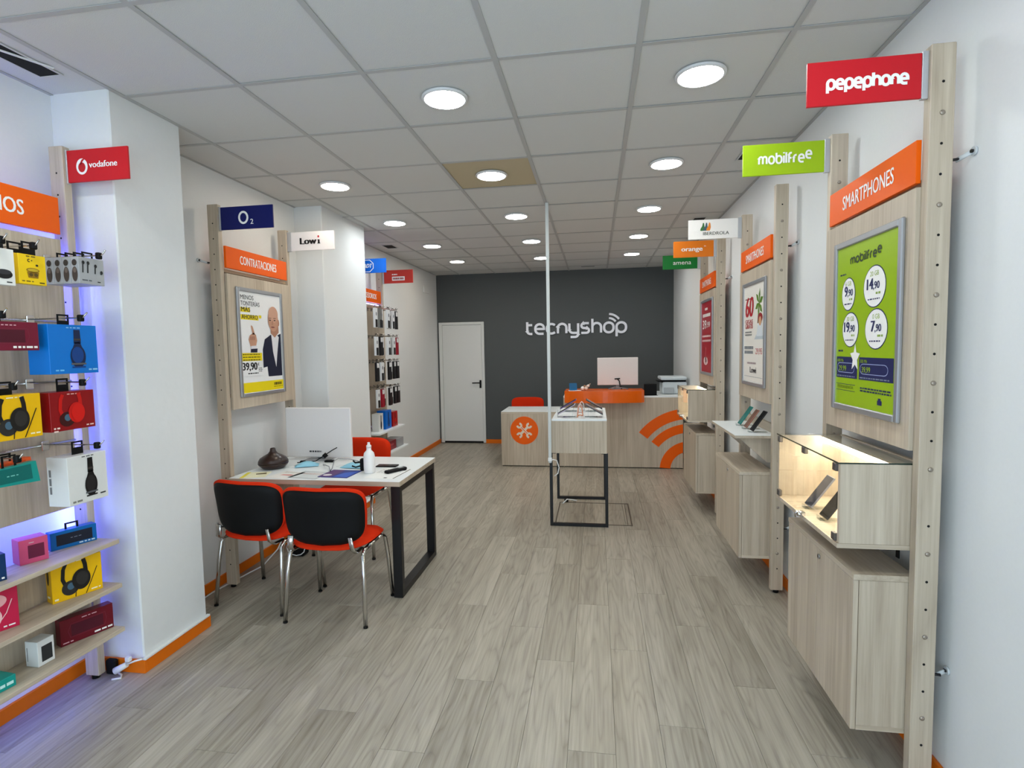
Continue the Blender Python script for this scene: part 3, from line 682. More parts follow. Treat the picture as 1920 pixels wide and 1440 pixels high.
cabinet('wall-hung ash cabinet on the right farthest from the camera, below the small lit glass case', .912, 5.165, 5.87, .192, .758)
STRIP = emis('case_led_strip', (1.0, .90, .68), 85.0)
def glasscase(label, xf, y0, y1, z0, z1):
    t = thing('glass_display_case', label, 'display case', ((xf+1.13)/2, (y0+y1)/2, z0), 0, 'lit glass display cases')
    xb = 1.135
    for a, b in ((y0, y0+.017), (y1-.017, y1)): boxo('end_panel', WZ, xf+.006, xb, a, b, z0+.0175, z1-.006, t, .0008)
    boxo('bottom', WX, xf, xb, y0, y1, z0, z0+.017, t, .001); boxo('back_panel', WZ, xb-.016, xb, y0+.018, y1-.018, z0+.0175, z1-.001, t, .0008)
    boxo('rear_rail', WY, xb-.098, xb-.017, y0+.018, y1-.018, z1-.0125, z1-.0065, t, .0005)
    boxo('led_strip', STRIP, xb-.097, xb-.080, y0+.03, y1-.03, z1-.026, z1-.0128, t)
    boxo('glass_top', GLASS, xf+.001, xb-.03, y0+.001, y1-.001, z1-.0055, z1, t)
    mb = MB(); mb.box(xf-.0004, xf+.0008, y0+.001, y1-.001, z1-.0055, z1); mb.box(xf+.001, xb-.03, y0, y0+.0008, z1-.0055, z1-.0002); mb.build('glass_edge', GEDGE, t)
    ym = (y0+y1)/2
    for a, b in ((y0+.019, ym-.001), (ym+.001, y1-.019)):
        d = boxo('glass_door', GLASS, xf+.0015, xf+.0055, a, b, z0+.020, z1-.008, t)
        for zz in (z0+.02, z1-.036):
            yy = a if a < ym-.05 else b-.028
            if zz > z0+.1 or True: boxo('hinge', mat('grey_hinge', (96, 90, 86), .4, .5), xf-.003, xf+.012, yy-.001, yy+.027, zz, zz+.028, d, .002)
    mb = MB(); mb.box(xf-.012, xf+.008, ym-.02, ym+.012, z0+.012, z0+.036, 0, .004); mb.cyl((xf-.02, ym-.004, z0+.022), (xf-.004, ym-.004, z0+.022), .009); mb.tube([(xf-.016, ym+.012, z0+.03), (xf-.02, ym+.022, z0+.012), (xf-.016, ym+.03, z0+.002)], .004)
    mb.build('door_lock', CHROME, t)
    boxo('clip', mat('grey_hinge', (96, 90, 86), .4, .5), xf-.002, xf+.014, ym-.016, ym+.016, z1-.032, z1-.006, t, .002)
    boxo('hanger', BLACK, 1.09, 1.094, y0+.08, y0+.1, z0-.06, z0-.0005, t)
    return t
glasscase('lit glass-fronted phone case, large, nearest on the right', .847, 2.04, 2.70, .842, 1.152)
glasscase('small lit glass-fronted phone case, farthest on the right by the counter', .836, 5.165, 5.80, .862, 1.166)
# phone shelf
t = thing('phone_shelf', 'white-topped ash wall shelf with three phones, middle of the right wall', 'shelf', (.98, 3.92, .98))
boxo('board', WY, .868, XBk-.02, 3.567, 4.25, .981, .9985, t, .001); boxo('white_top', LAMW, .868, XBk-.02, 3.567, 4.25, .9988, 1.001, t)
f2 = frame_mat((0, 3.567, 0), (1, 0, 0), (0, 0, 1), (0, -1, 0))
for q in (-.06, -.64): MB().prism([(.90, .9805), (1.135, .9805), (1.135, .82), (1.075, .82)], f2, q, q+.016).build('bracket', WZ, t)
boxo('upstand', WY, XBk-.038, XBk-.021, 3.567, 4.25, 1.0015, 1.06, t, .001)
# phones on acrylic easels
def phone(label, x, y, z, rz, back, tilt=.55, w=.072, h=.152, screen=(12, 12, 14), easel=True, glass_col=None):
    """phone leaning back on an acrylic easel; local front faces -Y"""
    t = thing('smartphone', label, 'phone', (x, y, z), rz, 'phones on show')
    R_ = Matrix.Translation((0, 0, .012)) @ Matrix.Rotation(-tilt, 4, 'X')
    MB().box(-w/2, w/2, 0, .008, 0, h, 0, .0028, R_).build('body', pm(back, .3), t, False)
    MB().box(-w/2+.003, w/2-.003, -.0006, .0002, .003, h-.003, 0, 0, R_).build('screen', pm(screen, .12), t, False)
    MB().box(-w/2+.008, -w/2+.03, .0081, .0095, h-.045, h-.01, 0, .0004, R_).build('camera_bump', BLACK, t, False)
    s_ = math.sin(tilt)*h*.55
    mb = MB(); mb.box(-.02, .02, -.014, .001, .0, .004); mb.box(-.02, .02, -.016, -.013, .0, .016); mb.box(-.02, .02, .0, .05+s_, .0, .003)
    mb.box(-.02, .02, .0092, .0115, .004, h*.62, 0, 0, R_)
    mb.build('easel', ACR, t, False)
zc = .842+.0172
phone('silver grey phone on a clear easel in the near glass case', .905, 2.475, zc, -PI/2, (120, 122, 130), .62, .074, .16, (70, 72, 82))
phone('black phone on a clear easel in the near glass case', .905, 2.315, zc, -PI/2, (22, 24, 28), .62, .076, .162)
phone('dark phone on a clear easel in the far small glass case', .90, 5.45, .8795, -PI/2, (60, 56, 54), .6)
phone('teal phone on the white shelf, farthest from the camera', 1.0, 4.01, 1.0013, -PI/2, (24, 120, 110), .6, .07, .15, (30, 110, 100))
phone('bronze phone in the middle of the white shelf', 1.0, 3.85, 1.0013, -PI/2, (150, 100, 84), .6, .068, .145, (120, 86, 72))
phone('black phone on the white shelf, nearest to the camera', 1.0, 3.70, 1.0013, -PI/2, (14, 14, 16), .6, .072, .155)

# ================================================================== LEFT ACCESSORY RACK (blue LED behind)
BLUE = emis('led_blue_strip', (.10, .13, 1.0), 110.0); BLUE2 = emis('led_blue_strip_dim', (.10, .16, 1.0), 34.0); VIO = emis('led_violet_strip', (.42, .30, 1.0), 24.0)
def rackhook(t, xp, y, z, ln, lock=True, rail=None):
    h = MB(); h.tube([(xp+.004, y, z), (xp+ln*.93, y, z), (xp+ln, y, z+.02)], .0032, 0, 6); h.box(xp+.001, xp+.009, y-.016, y+.016, z-.028, z+.014, 0, .002)
    o = h.build('hook', CHROME, t)
    if lock: MB().box(xp+ln*.85, xp+ln*.85+.020, y-.011, y+.011, z-.016, z+.012, 0, .004).build('stop_lock', BLACK, o)
    return o
ra = frame_unit('accessory_rack', 'tall ash wood rack with hooks and shelves, lit blue from behind, at the left edge', -1, 1.40, 2.18)
XP = XLb+.017
boxo('hook_panel', WZ, XP-.018, XP, 1.445, 2.128, .885, 2.10, ra, .001)
boxo('lower_panel', WZ, XLb-.018, XLb-.001, 1.440, 2.170, .27, .70, ra, .001)
for z in (.715, .503, .291): boxo('shelf', WY, XLb, -2.22, 1.42, 2.165, z-.02, z, ra, .0012)
for y in (1.47, 2.115): boxo('led_strip', BLUE, XP-.022, XP-.019, y-.005, y+.005, .92, 2.06, ra)
boxo('led_strip', BLUE2, XP-.03, XP-.019, 1.47, 2.11, .889, .895, ra); boxo('led_strip', BLUE2, XLb-.03, XLb-.020, 1.47, 2.12, .275, .281, ra)
boxo('led_strip', BLUE, XLa-.004, XLa-.0005, 2.198, 2.206, .30, 2.12, ra)
HK = [(2.005, [(1.685, .262), (1.803, .257), (2.046, .30)]), (1.735, [(1.685, .235), (1.955, .285)]), (1.468, [(1.705, .235), (1.932, .30)]), (1.196, [(1.69, .25), (1.978, .30)])]
for z, hs in HK:
    MB().cyl((XP+.012, 1.46, z-.004), (XP+.012, 2.12, z-.004), .005, 0, 8).build('rail', CHROME, ra)
    for y, ln in hs: rackhook(ra, XP+.012, y, z, ln)
# ---- product boxes: local front faces -Y, origin at the bottom centre of the front face
def carton(label, cat, name, loc, rz, w, d, h, col, fn=None, tab=False, side=None, group=None):
    t = thing(name, label, cat, loc, rz, group)
    MB().box(-w/2, w/2, 0, d, 0, h, 0, .0012).build('carton', pm(col, .35), t, False)
    if fn:
        P = Plate((-w/2, 0, 0), (1, 0, 0), (0, 0, 1), (0, -1, 0)); P.lay = .0005; fn(P, w, h); P.build('print', t, False)
    if side:
        P = Plate((-w/2, d, 0), (0, -1, 0), (0, 0, 1), (-1, 0, 0)); P.lay = .0005; side(P, d, h); P.build('side_print', t, False)
    if tab:
        y0, hz = d*.45, h+tab
        mb = MB(); mb.box(-.026, -.018, y0, y0+.0012, h, hz+.016).box(.018, .026, y0, y0+.0012, h, hz+.016).box(-.018, .018, y0, y0+.0012, hz+.009, hz+.016)
        if tab > .016: mb.box(-.018, .018, y0, y0+.0012, h, hz-.010)
        mb.build('hang_tab', BLACK, t, False)
    return t
R90, R70 = PI/2, math.radians(69)
def hp_side(P, w, h, c1, c2, cx=.57, top=.9):
    """headphones seen from the side: band and one cup"""
    P.poly([(w*(cx-.075), h*.62), (w*(cx+.075), h*.62), (w*(cx+.065), h*top), (w*(cx-.065), h*top)], c1, 1); P.rect(w*(cx-.075), h*.68, w*(cx+.075), h*.72, (60, 54, 50), 2); P.poly([(w*(cx-.12), h*.48), (w*(cx+.12), h*.48), (w*(cx+.055), h*.64), (w*(cx-.055), h*.64)], c1, 1)
    P.ell(w*cx, h*.35, w*.16, h*.235, c1, 2); P.ell(w*(cx-.01), h*.38, w*.125, h*.17, c2, 3); P.rect(w*(cx-.155), h*.18, w*(cx+.155), h*.215, (90, 92, 96), 4); P.rect(w*(cx-.14), h*.115, w*(cx+.14), h*.145, c2, 4)
def hp_two(P, w, h, c1, c2, cx=.55, cable=True):
    """headphones three-quarter view: two cups, open band, cable"""
    P.line([(w*(cx-.22), h*.30), (w*(cx-.29), h*.55), (w*(cx-.27), h*.8), (w*(cx-.22), h*.93)], w*.075, c1, 1)
    P.line([(w*(cx+.13), h*.42), (w*(cx+.17), h*.62), (w*(cx+.16), h*.80), (w*(cx+.13), h*.95)], w*.085, c1, 1)
    P.ell(w*(cx-.15), h*.29, w*.17, h*.19, c2, 2); P.ell(w*(cx-.14), h*.33, w*.07, h*.09, (70, 100, 120), 3); P.ell(w*(cx+.07), h*.44, w*.185, h*.27, c1, 4); P.ell(w*(cx+.085), h*.46, w*.12, h*.18, c2, 5)
    if cable: P.line([(w*(cx-.04), h*.2), (w*(cx-.06), h*.02)], w*.012, c1, 3); P.line([(w*(cx+.40), h*.66), (w*(cx+.27), h*.32), (w*(cx+.15), h*.02)], w*.012, c1, 3)
def q_blue(P, w, h): hp_side(P, w, h, (16, 34, 70), (10, 62, 130), .57); greek(P, w*.36, w*.66, h*.93, .004, (140, 200, 240)); greek(P, w*(.88-.10), w*(.88+.09), h*.06, .009*.7, (150, 205, 240)); greek(P, w*.1, w*.3, h*.06, .006, (110, 190, 240))
def q_white(P, w, h): hp_side(P, w, h, (14, 14, 14), (34, 32, 32), .56, .92); greek(P, w*.36, w*.66, h*.95, .004, (90, 90, 90)); greek(P, w*(.88-.10), w*(.88+.09), h*.10, .009*.7, (60, 60, 60)); greek(P, w*.08, w*.34, h*.05, .008, (130, 130, 120))
def q_red(P, w, h): hp_two(P, w, h, (200, 16, 10), (60, 10, 12), .50, False); P.ell(w*.6, h*.44, w*.15, h*.23, (214, 20, 12), 6); greek(P, w*.38, w*.68, h*.92, .004, (240, 190, 180)); greek(P, w*.05, w*.18, h*.06, .007, (240, 210, 200), 2); greek(P, w*(.88-.10), w*(.88+.09), h*.06, .008*.7, (240, 200, 190))
def q_yel(P, w, h): hp_two(P, w, h, (26, 24, 22), (44, 42, 40), .50); greek(P, w*.35, w*.65, h*.93, .004, (250, 240, 200)); greek(P, w*(.86-.10), w*(.86+.09), h*.07, .008*.7, (250, 240, 200)); greek(P, w*.04, w*.16, h*.06, .008, (250, 240, 200))
def q_mar(P, w, h): P.line([(w*.18, h*.25), (w*.14, h*.5), (w*.2, h*.76), (w*.84, h*.76), (w*.86, h*.5), (w*.82, h*.25)], .002, (120, 40, 60), 1, True); P.rect(w*.2, h*.28, w*.8, h*.72, (78, 14, 34), 0); greek(P, w*.4, w*.68, h*.86, .004, (220, 170, 180)); greek(P, w*.62, w*.97, h*.08, .008, WHITE); greek(P, w*.04, w*.25, h*.08, .005, (220, 170, 180))
def q_earY(P, w, h):
    D = (150, 112, 20); P.line(arc(w*.38, h*.80, w*.05, 60, 300, 6), .003, (40, 36, 20), 1); P.rect(w*.45, h*.79, w*.5, h*.82, (40, 36, 20), 1); P.ell(w*.66, h*.66, w*.05, h*.035, (40, 36, 20), 1)
    P.ell(w*.5, h*.48, w*.24, h*.08, D, 1); P.ell(w*.5, h*.485, w*.20, h*.05, (200, 170, 40), 2); P.poly([(w*.28, h*.42), (w*.72, h*.42), (w*.68, h*.22), (w*.32, h*.22)], D, 1); P.ell(w*.42, h*.33, w*.07, h*.06, (90, 70, 20), 2); P.ell(w*.6, h*.33, w*.07, h*.06, (90, 70, 20), 2)
    greek(P, w*.28, w*.7, h*.92, .004, (110, 90, 20)); greek(P, w*.08, w*.5, h*.08, .004, (110, 90, 20)); greek(P, w*(.82-.10), w*(.82+.09), h*.06, .006*.7, (40, 36, 20))
def q_earW(P, w, h): P.ell(w*.35, h*.72, w*.07, h*.07, (20, 20, 20), 1); P.ell(w*.6, h*.3, w*.3, h*.13, (20, 20, 22), 1); P.ell(w*.6, h*.36, w*.26, h*.07, (50, 50, 54), 2); greek(P, w*(.78-.10), w*(.78+.09), h*.07, .006*.7, (40, 40, 40)); greek(P, w*.1, w*.4, h*.1, .004, (120, 120, 120))
def q_earG(P, w, h):
    K = (34, 36, 38)
    for cx, ct in ((.14, .88), (.33, .88), (.62, .80), (.85, .58)): P.line([(w*cx, h*.42), (w*(cx+.02), h*(ct-.1))], w*.05, K, 1); P.ell(w*(cx+.03), h*(ct-.08), w*.055, h*.07, K, 2)
    greek(P, w*.1, w*.5, h*.12, .005, (90, 96, 100)); greek(P, w*(.8-.10), w*(.8+.09), h*.1, .006*.7, K)
def q_ears(P, w, h): P.ell(w*.5, h*.78, w*.3, h*.12, (60, 54, 50), 1); P.ell(w*.5, h*.35, w*.34, h*.28, (74, 64, 58), 1); P.ell(w*.52, h*.5, w*.2, h*.1, (110, 98, 90), 2)
# hanging boxes
YELC, BLUC, REDC, MARC = (240, 186, 6), (0, 116, 206), (140, 8, 16), (118, 22, 48)
carton('big blue headphone box hanging on the left rack', 'box', 'headphone_box', (-2.16, 1.955, 1.503), R90, .212, .10, .203, BLUC, q_blue, .029)
carton('red headphone box hanging below the big blue box', 'box', 'headphone_box', (-2.16, 1.932, 1.270), R90, .193, .10, .16, REDC, q_red, .038)
carton('yellow headphone box hanging at the left edge beside the red one', 'box', 'headphone_box', (-2.16, 1.705, 1.266), R90, .192, .09, .168, YELC, q_yel, .034)
carton('white headphone box hanging lowest on the left rack', 'box', 'headphone_box', (-2.16, 1.978, .950), R90, .180, .10, .206, (226, 226, 222), q_white, .040, lambda P, w, h: greek(P, w*.1, w*.2, h*.6, .03, (120, 120, 120), 3, 1.2))
carton('dark red speaker box hanging left of the big blue box', 'box', 'speaker_box', (-2.16, 1.685, 1.601), R90, .255, .09, .108, MARC, q_mar, .026)
carton('yellow earbud box hanging top row of the left rack', 'box', 'earbud_box', (-2.16, 1.809, 1.856), R90, .103, .03, .114, (246, 206, 10), q_earY, .035)
carton('orange earbud box behind the yellow one in the top row', 'box', 'earbud_box', (-2.205, 1.793, 1.872), R90, .10, .03, .105, (214, 148, 8), None, .028)
carton('white earbud box at the left edge in the top row', 'box', 'earbud_box', (-2.15, 1.685, 1.842), R90, .10, .03, .134, (236, 236, 230), q_earW, .029)
for i, nm in enumerate(('front box of the row of four grey earphone boxes', 'second box of the row of four grey earphone boxes', 'third box of the row of four grey earphone boxes', 'rearmost box of the row of four grey earphone boxes')):
    carton(nm + ' on one hook', 'box', 'earphone_box', (-2.145-i*.0415, 2.046, 1.882), R90, .118, .040, .112, (168, 170, 172), q_earG if i == 0 else None, .011, q_ears, 'grey earphone boxes on one hook')
# teal and orange pouches on the lowest left hook
def pouch(label, loc, rz, w, h, col, dk):
    t = thing('speaker_pouch', label, 'box', loc, rz)
    MB().prism([(-w/2, .012), (w/2, .0), (w/2-.012, h), (-w/2+.03, h-.01)], frame_mat((0, 0, 0), (1, 0, 0), (0, 0, 1), (0, -1, 0)), -.03, 0).build('sleeve', pm(col, .35), t, False)
    P = Plate((-w/2, 0, 0), (1, 0, 0), (0, 0, 1), (0, -1, 0)); P.poly([(w*.08, h*.22), (w*.86, h*.2), (w*.84, h*.9), (w*.12, h*.86)], dk, 0); greek(P, w*.4, w*.6, h*.5, .004, (120, 200, 190)); P.build('print', t, False)
    mb = MB(); z0 = 1.196-loc[2]; mb.box(-.026, -.018, .012, .0135, h-.03, z0+.014).box(.018, .026, .012, .0135, h-.03, z0+.014).box(-.018, .018, .012, .0135, z0+.008, z0+.014); mb.build('hang_tab', BLACK, t, False)
pouch('teal pouch hanging beside the white headphone box', (-2.16, 1.678, 1.09), R90, .20, .082, (20, 150, 140), (6, 104, 98))
pouch('orange pouch behind the teal one on the left rack', (-2.21, 1.700, 1.098), R90, .20, .085, (236, 96, 44), (220, 80, 36))
# boxes standing on the shelves, turned towards the door
def q_spk(c):
    return lambda P, w, h: (P.rect(w*.12, h*.2, w*.9, h*.82, c, 0), greek(P, w*.42, w*.66, h*.5, .003, (120, 130, 140)), greek(P, w*.6, w*.95, h*.08, .006, (200, 220, 230)))
def q_win(c): return lambda P, w, h: (P.rect(w*.30, h*.2, w*.86, h*.74, c, 0), greek(P, w*.34, w*.6, h*.83, .003, (220, 200, 200)))
zs = .7155
carton('pink speaker box on the top shelf of the left rack', 'box', 'speaker_box', (-2.333, 1.872, zs), R70, .097, .07, .103, (214, 84, 122), q_win((110, 30, 60)), group='speaker boxes on the rack')
carton('long blue speaker box on the top shelf of the left rack', 'box', 'speaker_box', (-2.349, 2.063, zs), R70, .175, .045, .080, (0, 100, 168), q_spk((24, 30, 44)), .012, group='speaker boxes on the rack')
carton('navy speaker box cut by the left edge on the top shelf', 'box', 'speaker_box', (-2.29, 1.640, zs), R70, .15, .07, .104, (8, 48, 92), lambda P, w, h: (P.ell(w*.62, h*.5, w*.22, h*.36, (6, 66, 116), 0), greek(P, w*.62, w*.95, h*.07, .007, WHITE)), group='speaker boxes on the rack')
zs = .5035
carton('yellow headphone box standing on the middle shelf', 'box', 'headphone_box', (-2.295, 2.017, zs), R70, .188, .055, .172, YELC, q_yel, False, lambda P, w, h: (P.ell(w*.4, h*.65, w*.2, h*.2, (60, 46, 10), 0), greek(P, w*.2, w*.8, h*.12, .01, (250, 240, 200))))
def q_pink(P, w, h): P.ell(w*.45, h*.35, w*.28, h*.3, (244, 190, 190), 1); P.ell(w*.62, h*.72, w*.2, h*.16, (236, 170, 170), 1); P.line([(w*.9, h*.7), (w*.8, h*.4), (w*.6, h*.1)], .003, (244, 200, 200), 2); greek(P, w*(.84-.10), w*(.84+.09), h*.07, .008*.7, WHITE)
carton('crimson box with pale pink headphones cut by the left edge', 'box', 'headphone_box', (-2.325, 1.675, zs), R70, .19, .035, .168, (196, 30, 70), q_pink)
zs = .2915
carton('long dark red speaker box on the bottom shelf', 'box', 'speaker_box', (-2.306, 2.058, zs), R70, .206, .045, .117, (104, 12, 30), q_mar)
carton('white speaker box on the bottom shelf of the left rack', 'box', 'speaker_box', (-2.287, 1.853, zs), R90-.02, .068, .062, .106, (222, 224, 222), lambda P, w, h: P.rect(w*.22, h*.14, w*.86, h*.76, (44, 46, 48), 0), False, lambda P, w, h: P.rect(w*.12, h*.2, w*.2, h*.75, (150, 150, 150), 0))
carton('small teal box cut by the left edge on the bottom shelf', 'box', 'speaker_box', (-2.265, 1.655, zs), R90-.1, .11, .10, .046, (14, 150, 140), lambda P, w, h: greek(P, w*.3, w*.95, h*.3, .012, (200, 240, 236)))
# plug clutter at the foot of the rack
t = thing('power_adapter', 'black power adapter on the floor at the foot of the left rack post', 'adapter', (-2.37, 2.26, 0))
MB().box(-2.41, -2.355, 2.222, 2.252, .0, .075, 0, .008).build('body', BLACK, t); MB().tube([(-2.36, 2.235, .012), (-2.32, 2.225, .006), (-2.30, 2.20, .005), (-2.335, 2.185, .005)], .005).build('cable', PVC, t)
t = thing('white_plug', 'white plug and socket with cable running up to the pillar trunking', 'plug', (-2.30, 2.225, .03))
mb = MB(); mb.cyl((-2.335, 2.205, .035), (-2.285, 2.225, .062), .017, 0, 12, .013); mb.build('plug_body', PVC, t)
MB().tube([(-2.285, 2.226, .062), (-2.25, 2.238, .074), (-2.222, 2.25, .078)], .0045).build('cable', PVC, t)
MB().box(-2.293, -2.267, 2.218, 2.24, .074, .098, 0, .004).build('plug_head', PVC, t)

# ================================================================== FAR LEFT RACK behind the second pillar
rb = frame_unit('accessory_rack', 'accessory rack far left, half hidden behind the second white pillar', -1, 5.262, 6.08, None, XL3, x=(-2.548, -2.476))
XQ = -2.459
boxo('hook_panel', WZ, XQ-.018, XQ, 5.305, 6.05, .75, 2.09, rb, .001)
boxo('lower_panel', WZ, -2.494, -2.477, 5.305, 6.05, .27, .72, rb, .001)
boxo('shelf', LAMW, -2.477, -2.235, 5.305, 6.06, .69, .708, rb, .001); boxo('shelf', LAMW, -2.477, -2.20, 5.305, 6.06, .455, .473, rb, .001)
boxo('led_strip', VIO, XQ-.024, XQ-.019, 5.34, 6.02, 2.092, 2.098, rb); boxo('led_strip', VIO, XQ-.024, XQ-.019, 6.03, 6.036, .8, 2.06, rb)
catsign('ACCESORIOS', -2.452, 5.31, 5.98, 2.115, 2.255, -1, 'small orange category sign far left behind the second pillar')
GC = {'w': (226, 226, 226), 'k': (26, 24, 26), 'r': (150, 20, 40), 'g': (120, 120, 116)}
rows = [(2.035, .205, 'wgwwkwk'), (1.735, .20, 'wkwwgwr'), (1.463, .20, 'kwkkwkk'), (1.175, .195, 'wrwkwkk')]
pk = 0; rname = ['top', 'second', 'third', 'fourth']
for ri, (z, h, cols) in enumerate(rows):
    for ci, c in enumerate(cols):
        y = 5.40+.098*ci; ln = .20+.02*(ci % 2)
        rackhook(rb, XQ+.001, y, z+.004, ln, False)
        ccol = {'w': 'white', 'k': 'black', 'r': 'dark red', 'g': 'grey'}[c]
        carton('%s blister pack, %s from the pillar in the %s hook row, far left rack' % (ccol, ['first', 'second', 'third', 'fourth', 'fifth', 'sixth', 'seventh'][ci], rname[ri]), 'package', 'blister_pack', (XQ+ln-.012-.01*(ci % 3), y, z-h-.010), R90, .07, .022, h, GC[c],
               (lambda P, w, h: (P.rect(w*.1, h*.02, w*.9, h*.42, (22, 20, 22), 0), P.ell(w*.5, h*.7, w*.2, h*.1, (120, 120, 124), 0))) if c in 'wg' else (lambda P, w, h: P.rect(w*.1, h*.72, w*.9, h*.96, (220, 220, 220), 0)), .014, None, 'accessory packs on hooks')
carton('white boxed headset on the far left rack shelf', 'box', 'headphone_box', (-2.30, 5.50, .7085), R90, .12, .08, .19, (224, 224, 222), lambda P, w, h: hp_side(P, w, h, (20, 20, 20), (40, 40, 40), .5))
carton('blue boxed headset on the far left rack shelf', 'box', 'headphone_box', (-2.29, 5.69, .7085), R90, .17, .10, .205, (0, 104, 200), lambda P, w, h: hp_side(P, w, h, (10, 40, 90), (0, 70, 140), .5))
carton('red boxed headset on the far left rack shelf', 'box', 'headphone_box', (-2.29, 5.89, .7085), R90, .15, .10, .17, (170, 20, 20), lambda P, w, h: hp_side(P, w, h, (90, 10, 10), (200, 40, 30), .5))
carton('flat dark red box on the lower shelf far left', 'box', 'carton', (-2.25, 5.62, .4735), R90, .34, .16, .10, (120, 24, 36), lambda P, w, h: greek(P, w*.2, w*.8, h*.5, .02, (180, 80, 90)))
carton('flat grey box on the lower shelf far left', 'box', 'carton', (-2.24, 5.90, .4735), R90, .20, .16, .095, (150, 150, 152), None)

# ================================================================== DESK
dk = thing('desk', 'white-topped desk with black square metal leg frame at the left wall', 'desk', (-1.81, 3.55, 0))
boxo('desktop', WX, -2.398, -1.218, 3.17, 3.93, .724, .7535, dk, .001); boxo('white_top', LAMW, -2.397, -1.219, 3.171, 3.929, .7536, .7555, dk, .0006)
def frame4(nm, m, x0, x1, y0, y1, z0, z1, wx, wy, parent, alongY=True):
    """rectangular tube frame in the YZ plane: two uprights, two bars, one part each"""
    e = .0012
    boxo('leg', m, x0, x1, y0, y0+wy, z0, z1, parent, e); boxo('leg', m, x0, x1, y1-wy, y1, z0, z1, parent, e)
    boxo('foot_bar', m, x0, x1, y0+wy, y1-wy, z0, z0+wy, parent, e); boxo('top_bar', m, x0, x1, y0+wy, y1-wy, z1-wy, z1, parent, e)
frame4('leg', BLKM, -1.284, -1.224, 3.185, 3.915, .001, .7235, .06, .04, dk)
boxo('side_panel', WZ, -2.398, -2.382, 3.24, 3.975, .47, .7235, dk, .001)
# ---- visitor chairs
CHR = (220, 30, 8)
def sup(a, b, n=28, p=3.2):
    o = []
    for k in range(n):
        c, s_ = math.cos(2*PI*k/n), math.sin(2*PI*k/n); o.append((a*math.copysign(abs(c)**(2/p), c), b*math.copysign(abs(s_)**(2/p), s_)))
    return o
def make_chair(label, loc, rz, hz=1.0):
    """four-legged chrome visitor chair; local front faces +Y"""
    t = thing('visitor_chair', label, 'chair', loc, rz, 'red visitor chairs')
    for sx in (-1, 1):
        for pts in ([(.248*sx, -.205, .004), (.236*sx, -.178, .28), (.226*sx, -.160, .40*hz), (.222*sx, -.13, .425*hz), (.222*sx, -.06, .43*hz)],
                    [(.250*sx, .205, .004), (.238*sx, .180, .28), (.228*sx, .165, .40*hz), (.222*sx, .14, .425*hz), (.222*sx, .06, .43*hz)]):
            l = MB().tube(pts, .0125, 0, 10, (1, 1)).build('leg', CHROME, t, False)
            x, y, z = pts[0]; MB().cyl((x, y, 0), (x*.999, y*.995, .011), .0132, 0, 12).build('foot_cap', BLACK, l, False)
        MB().tube([(.222*sx, -.062, .43*hz), (.222*sx, .062, .43*hz)], .0125, 0, 10).build('side_rail', CHROME, t, False)
        MB().tube([(.19*sx, -.10, .428*hz), (.195*sx, -.185, .43*hz), (.19*sx, -.215, .455*hz), (.178*sx, -.222, .53*hz)], .014, 0, 8, (.45, 1.25)).build('back_bracket', CHROME, t, False)
    MB().tube([(-.222, .10, .425*hz), (.222, .10, .425*hz)], .009, 0, 8).build('cross_rail', CHROME, t, False)
    mt = Matrix.Translation((0, .015, .452*hz)); bend = lambda u, v: -.020*(max(0, v/.21)**3)*1.0 + .012*(u/.24)**2 - .008*(max(0, -v/.21)**3)
    out = sup(.245, .212)
    MB().pillow(out, mt, lambda r: .034*(1-r**5)**.6, lambda r: -.006, 0, 0, 6, bend).build('seat', REDF, t, False)
    MB().pillow([(u*.985, v*.985) for u, v in out], mt @ Matrix.Translation((0, 0, -.0075)), lambda r: 0, lambda r: -.014*(1-r**4), 0, 0, 4, bend).build('seat_shell', BLACK, t, False)
    # backrest: local u across, v up, w towards the sitter
    tl = .13; o0 = Vector((0, -.215, .645*hz))
    U = Vector((1, 0, 0)); V = Vector((0, -math.sin(tl), math.cos(tl))); Wn = U.cross(V); Wn = -Wn if Wn.y < 0 else Wn
    mt = Matrix((U, V, Wn)).transposed().to_4x4(); mt.translation = o0
    ob = [(u*(1+.03*v/.165), v-(.018*(1-(u/.25)**2) if v < -.1 else 0)) for u, v in sup(.252, .162, 40, 4.5)]
    bw = lambda u, v: .045*(u/.23)**2-.02*(v/.16)**2*.4
    MB().pillow(ob, mt @ Matrix.Translation((0, 0, .004)), lambda r: .020+.024*(1-r**6)**.6, lambda r: 0, 0, 0, 6, bw).build('backrest', REDF, t, False)
    MB().pillow([(u*.985, v*.95-.006) for u, v in ob], mt, lambda r: .0035, lambda r: -.016*(1-r**8)**.5-.004*(1-r**2), 0, 0, 6, bw).build('back_shell', BLACK, t, False)
    return t
c2 = make_chair('red and black chrome chair, nearer the camera, tucked in at the desk', (-1.555, 3.010, 0), 0)
dup(c2, (-2.086, 3.118, 0), math.radians(-8), 'red and black chrome chair at the desk beside the left pillar')
c3 = make_chair('red chair behind the desk, facing the camera', (-1.915, 3.985, 0), PI-.03, 1.08)
c4 = dup(c2, (-1.06, 8.18, 0), PI, 'red chair behind the low white-topped counter at the back')
